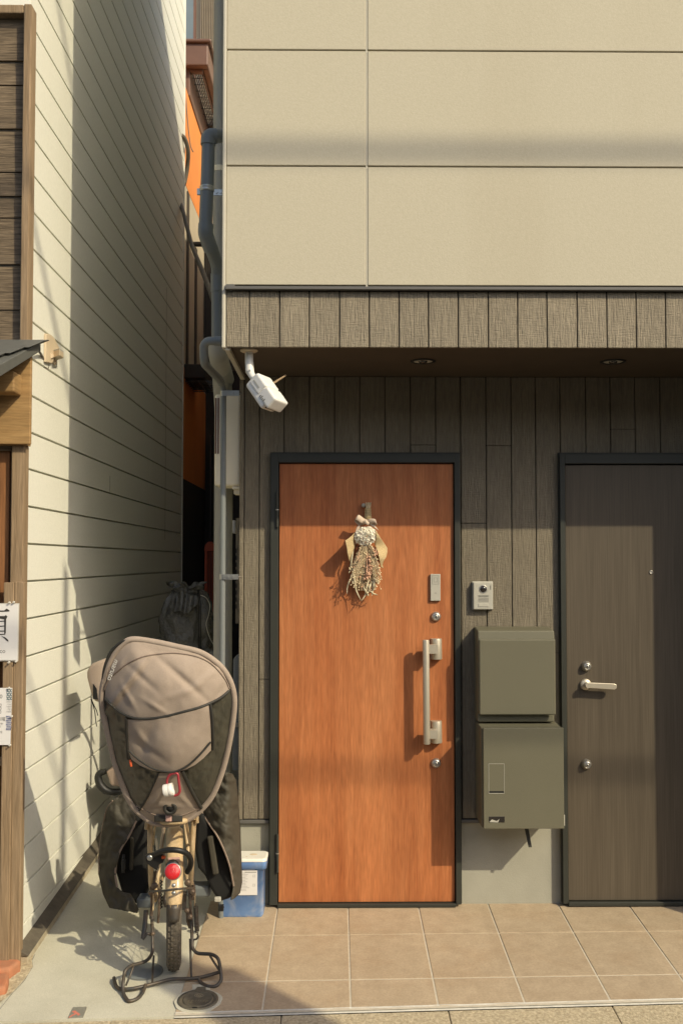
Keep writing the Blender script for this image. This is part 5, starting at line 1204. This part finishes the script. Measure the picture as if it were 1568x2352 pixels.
edge([(915, 645), (985, 755), (1060, 870), (1130, 1030), (1165, 1150), (1188, 1280)], 515, 45, 4.20, .06, 1)
# dark hollow shells of the foot wells
for pts, d0 in (([(300, 700), (420, 690), (440, 900), (440, 1200), (460, 1280), (400, 1440), (340, 1440), (220, 1330), (170, 1160), (205, 980), (285, 850)], 4.34), ([(870, 690), (920, 650), (985, 760), (1060, 870), (1140, 1040), (1185, 1200), (1172, 1390), (1060, 1425), (1000, 1330), (940, 1200), (880, 1130), (850, 950)], 4.22)):
    MB().prism([cb(x, y, d0) for x, y in pts], (0, .16, 0)).build('foot_well', M['inner'], cover, bevel=.02, seg=3)
MB().prism([cb(x, y, 4.19) for x, y in ((960, 860), (1010, 850), (1060, 1180), (1010, 1190))], (0, .02, 0)).build('well_rib', M['flap'], cover, bevel=.006); MB().prism([cb(x, y, 4.31) for x, y in ((300, 860), (325, 870), (320, 1150), (290, 1150))], (0, .02, 0)).build('well_rib', M['flap'], cover, bevel=.006)
m = MB()
m.tube([cb(245, 1010, 4.19), cb(235, 1090, 4.18), cb(240, 1165, 4.18)], .0065, 8); m.box(cb(232, 1090, 4.18).x, cb(258, 1090, 4.18).x, 4.165, 4.185, cb(240, 1140, 4.18).z, cb(240, 1050, 4.18).z)
m.build('strap_buckle', M['black'], cover, bevel=.002); m = MB()
m.tube([cb(1068, 1440, 4.18), cb(1075, 1480, 4.17), cb(1100, 1455, 4.17)], .007, 8); m.box(cb(1062, 1440, 4.18).x, cb(1105, 1440, 4.18).x, 4.165, 4.185, cb(1070, 1490, 4.18).z, cb(1070, 1440, 4.18).z)
m.build('strap_buckle', M['black'], cover, bevel=.002)
m = MB(); m.box(cb(1025, 1400, 4.18).x, cb(1080, 1400, 4.18).x, 4.17, 4.19, cb(1040, 1415, 4.18).z, cb(1040, 1375, 4.18).z); m.build('strap_end', M['silver'], cover, bevel=.004)

# ================================================================ dried flower bunch on the orange door
def c1(x, y, out=0.0): return at(689.9 + x * .16, 1116.4 + y * .16, YW - .014 - out)
sw = thing('dried_flower_bunch', 'hanging bunch of dried flowers in burlap with a pale bow on the orange door', 'flower bunch', tuple(c1(950, 1500)))
m = MB(); m.lathe(c1(906, 278), (0, -1, 0), [(.008, 0), (.008, .012)], 14); m.sphere(c1(906, 278, .014), .0105, 2); m.build('hook', M['silver'], sw)
m = MB()
for i in range(22):
    x = 930 + rnd.random() * 85; m.tube([c1(x, 232 + rnd.random() * 18, .01 + rnd.random() * .025), c1(955 + (x - 930) * .45, 360, .02 + rnd.random() * .015), c1(975, 560, .03)], .0016, 5)
m.build('stem_ends', M['straw'], sw)
m = MB()
for k in range(9):
    cc2 = c1(968 - 0 * k, 322 + k * 17, .024); q = .0105 + .0014 * (k % 2) + k * .0004; m.tube([cc2 + Vector((math.cos(t) * q, math.sin(t) * q * .8, .002 * math.sin(t))) for t in [i * math.pi / 8 for i in range(16)]], .0032, 6, closed=True)
m.build('twine', M['burlap'], sw)
def ribbon(pts, wv, name, mt, tw=0.0):
    P = smooth_path(pts, 6); vs = []; fs = []
    for i, p_ in enumerate(P):
        f_ = i / (len(P) - 1); w_ = Vector(wv) * (1 + .1 * math.sin(f_ * 5)); a_ = tw * f_
        w_ = Matrix.Rotation(a_, 3, 'Z') @ w_
        vs += [p_ - w_, p_, p_ + w_]
    for i in range(len(P) - 1): fs += [(i * 3, i * 3 + 1, i * 3 + 4, i * 3 + 3), (i * 3 + 1, i * 3 + 2, i * 3 + 5, i * 3 + 4)]
    return MB().add(vs, fs, True).build(name, mt, sw, solid=.0008)
bw1 = (.004, 0, .0105)
ribbon([c1(940, 515, .05), c1(890, 500, .062), c1(820, 450, .072), c1(795, 470, .06), c1(850, 530, .05), c1(930, 525, .048)], (.006, .002, .0105), 'bow', M['ribbon'])
ribbon([c1(960, 520, .05), c1(1010, 500, .062), c1(1080, 505, .072), c1(1075, 535, .06), c1(1020, 540, .05), c1(965, 530, .048)], (-.003, .002, .0095), 'bow', M['ribbon'])
ribbon([c1(985, 540, .055), c1(1050, 575, .062), c1(1105, 615, .064)], (-.006, .002, .009), 'ribbon_tail', M['ribbon']); ribbon([c1(880, 530, .045), c1(835, 580, .05), c1(810, 650, .052), c1(800, 690, .05)], (.0075, .001, .003), 'ribbon_tail', M['ribbon'])
ribbon([c1(915, 500, .066), c1(945, 520, .070), c1(980, 545, .064)], (.002, 0, .008), 'bow_knot', M['ribbon'])
# burlap wings
def wing(outline, f): return patch([(689.9 + x * .16, 1116.4 + y * .16) for x, y in outline], f, 2.0).build('burlap_wrap', M['burlap'], sw, solid=.0016)
def wl_(u, v):
    x, y = (u - 689.9) / .16, (v - 1116.4) / .16; t = max(0, min(1, (800 - x) / 150)); return at(u, v, YW - .014 - (.035 + .075 * t - .02 * max(0, (y - 950) / 150)))
wing([(790, 655), (735, 715), (690, 752), (642, 782), (655, 840), (668, 900), (672, 960), (692, 1040), (705, 1085), (725, 1000), (770, 900), (800, 830), (790, 740)], wl_)
def wr_(u, v):
    x, y = (u - 689.9) / .16, (v - 1116.4) / .16; t = (x - 1070) / 180; return at(u, v, YW - .014 - (.060 - .052 * t * t + .012 * math.sin(y * .02)))
wing([(1075, 640), (1120, 700), (1160, 765), (1205, 830), (1243, 890), (1245, 950), (1228, 1020), (1190, 1080), (1175, 1130), (1188, 1180), (1150, 1160), (1135, 1090), (1120, 1000), (1090, 900), (1060, 820), (1085, 740)], wr_)
# pale flower head of many petals
m = MB(); fc = c1(935, 718, .052)
for i in range(480):
    th = rnd.random() * 2 * math.pi; r_ = math.sqrt(rnd.random()); ox = math.cos(th) * r_ * .050; oz = math.sin(th) * r_ * .040 + .006 * math.cos(th)
    ce = fc + Vector((ox, -.026 * math.sqrt(max(0, 1 - r_ * r_)) + rnd.uniform(-.004, .004), oz))
    nrm = Vector((ox * 18 + rnd.uniform(-.8, .8), -1, oz * 18 + rnd.uniform(-.8, .8))).normalized(); tx = nrm.orthogonal().normalized(); ty = nrm.cross(tx); s_ = rnd.uniform(.0045, .0085)
    ro = rnd.random() * 6; a1 = tx * math.cos(ro) + ty * math.sin(ro); a2 = nrm.cross(a1)
    m.add([ce - a1 * s_, ce - a2 * s_ * .8 + nrm * s_ * .35, ce + a1 * s_ + nrm * s_ * .2, ce + a2 * s_ * .8 + nrm * s_ * .35, ce - nrm * s_ * .2], [(0, 1, 4), (1, 2, 4), (2, 3, 4), (3, 0, 4)], True)
m.build('pale_flower', M['petal'], sw)
# body of fine stems and buds
st = MB(); bd = MB(); pk = MB(); br = MB()
for i in range(950):
    f_ = rnd.random() ** .7
    y = 850 + 650 * f_; hw_ = 105 + 95 * math.sin(min(1, (y - 850) / 420) * math.pi * .5) - max(0, (y - 1350)) * .55
    x = 945 + rnd.uniform(-1, 1) * hw_; o_ = rnd.uniform(.012, .075) * (1 - .35 * f_)
    e_ = c1(x, y, o_)
    if i % 2 == 0: st.tube([c1(945 + (x - 945) * .25, 830, .045), c1(945 + (x - 945) * .7, (830 + y) / 2, o_ + .008), e_], .0009, 4, cap=False)
    (bd if rnd.random() < .84 else pk).sphere(e_, rnd.uniform(.0020, .0044), 1)
for i in range(34):                                      # the loose sprays that only show in the shadow and at the fringe
    x = rnd.choice([rnd.uniform(700, 800), rnd.uniform(1080, 1160)]); y = rnd.uniform(1150, 1480); o_ = rnd.uniform(.05, .09)
    st.tube([c1(940, 900, .04), c1((940 + x) / 2, (900 + y) / 2, o_), c1(x, y, o_)], .0006, 4, cap=False); bd.sphere(c1(x, y, o_), .0034, 1)
for i in range(26):
    x = 945 + rnd.uniform(-1, 1) * 130; y = rnd.uniform(850, 1020); br.sphere(c1(x, y, rnd.uniform(.015, .045)), rnd.uniform(.005, .010), 1, (1, .8, 1.3))
for (x, y, r_) in ((1040, 930, .008), (1100, 1090, .008), (1092, 1140, .010), (1000, 1010, .006)): br.sphere(c1(x, y, .05), r_, 2)
for (x0, y0, x1, y1) in ((940, 860, 960, 1300), (955, 950, 1000, 1180), (960, 1000, 940, 1310), (850, 880, 830, 1060), (960, 1100, 985, 1250), (1075, 900, 1090, 975)):
    pk.tube([c1(x0, y0, .055), c1((x0 + x1) / 2, (y0 + y1) / 2, .068), c1(x1, y1, .066)], .0016, 5)
    for k in range(9): pk.sphere(c1(x1 + rnd.uniform(-32, 32), y1 + rnd.uniform(-45, 25), .066 + rnd.uniform(-.008, .008)), rnd.uniform(.0022, .0045), 1, (1, 1, 1.8))
for (x, y) in ((990, 1020), (995, 1085), (985, 1060)): pk.sphere(c1(x, y, .07), .0065, 1)
st.build('fine_stems', M['straw'], sw); bd.build('tan_buds', M['buds'], sw); pk.build('pink_florets', M['pinkflower'], sw); br.build('brown_flower_heads', M['brownflower'], sw)
for pts, w_ in ((((760, 900), (735, 1050), (715, 1200), (690, 1250)), .004), (((770, 1250), (700, 1370), (670, 1460), (668, 1550)), .0035), (((740, 1160), (770, 1330), (800, 1500), (865, 1638)), .0045), (((1000, 1290), (950, 1440), (930, 1560), (870, 1650)), .004), (((1055, 1000), (1030, 1120), (1035, 1220), (1060, 1290)), .0055),
                (((1060, 1290), (1050, 1420), (1035, 1500), (1022, 1580)), .0055), (((1020, 1380), (990, 1450), (970, 1520), (955, 1540)), .005), (((900, 1440), (930, 1500), (965, 1560), (975, 1580)), .0045), (((980, 1490), (1040, 1540), (1080, 1555), (1110, 1566)), .0035), (((1020, 1300), (1080, 1350), (1110, 1380), (1125, 1405)), .0055), (((750, 1240), (730, 1290), (720, 1350), (705, 1330)), .004), (((740, 1330), (750, 1390), (740, 1400), (735, 1405)), .004)):
    P = smooth_path([c1(x, y, .045 + .012 * (k % 2)) for k, (x, y) in enumerate(pts)], 5); vs = []; fs = []; n_ = len(P)
    for i, p_ in enumerate(P):
        t = (P[min(i + 1, n_ - 1)] - P[max(i - 1, 0)]).normalized(); sd = t.cross(Vector((0, -1, 0))).normalized() * w_ * math.sin(math.pi * min(.97, .12 + .86 * i / (n_ - 1))); vs += [p_ - sd, p_ + Vector((0, -.0012, 0)), p_ + sd]
    for i in range(n_ - 1): fs += [(i * 3, i * 3 + 1, i * 3 + 4, i * 3 + 3), (i * 3 + 1, i * 3 + 2, i * 3 + 5, i * 3 + 4)]
    MB().add(vs, fs, True).build('dry_leaf', M['leafdry'], sw, solid=.0006)

# ================================================================ street cables and pole behind the camera, known from their shadows
def src(p_, t): return Vector(p_) - Vector((-1.02, 1.0, -1.075)) * t
for k, (z_, t, r_) in enumerate(((4.67, 6.5, .026), (3.20, 5.6, .025), (1.30, 6.0, .020))):
    c = src((0, YF, z_), t); pts = [Vector((c.x + dx, c.y, c.z + dx * dx * .0006)) for dx in range(-16, 17, 2)]
    tag(MB().tube(pts, r_, 8).build('overhead_cable', M['cable']), ('highest', 'middle', 'lowest')[k] + ' black overhead cable strung along the street behind the viewer', 'cable', 'cables along the street')

pl = thing('street_pole', 'slim grey street pole with a plate, standing behind the viewer at right', 'pole', (2.75, .74, -.12))
MB().tube([(2.75, .74, -.12), (2.75, .74, 5.75)], .032, 14).build('post', M['pole'], pl)
MB().box(2.52, 2.94, .69, .70, 2.95, 3.50).build('plate', M['plate'], pl, bevel=.01)

# the low house on the far side of the street, behind the viewer: it closes the street off
oh = thing('opposite_house', 'low grey house across the street behind the viewer', 'house', (0, -6.5, -.12))
m = MB().box(-16, 16, -9, -6.5, -.12, 4.4); m.build('wall', M['pole'], oh)
m = MB().prism([(-16.3, -6.1, 4.4), (-16.3, -9.3, 4.4), (-16.3, -9.3, 4.55), (-16.3, -7.6, 5.0), (-16.3, -6.1, 4.55)], (32.6, 0, 0)); m.build('roof', M['slate'], oh)
for k in range(8):
    x = -13 + k * 3.7; wn2 = MB().box(x, x + 1.6, -6.56, -6.5, 1.0, 2.3).build('window', M['frame'], oh); wn2['_o'] = oh['_o']
    MB().box(x + .06, x + 1.54, -6.555, -6.49, 1.06, 2.24).build('pane', M['glass'], wn2)
bpy.context.view_layer.update()
for o in S.objects:
    if '_o' in o: del o['_o']
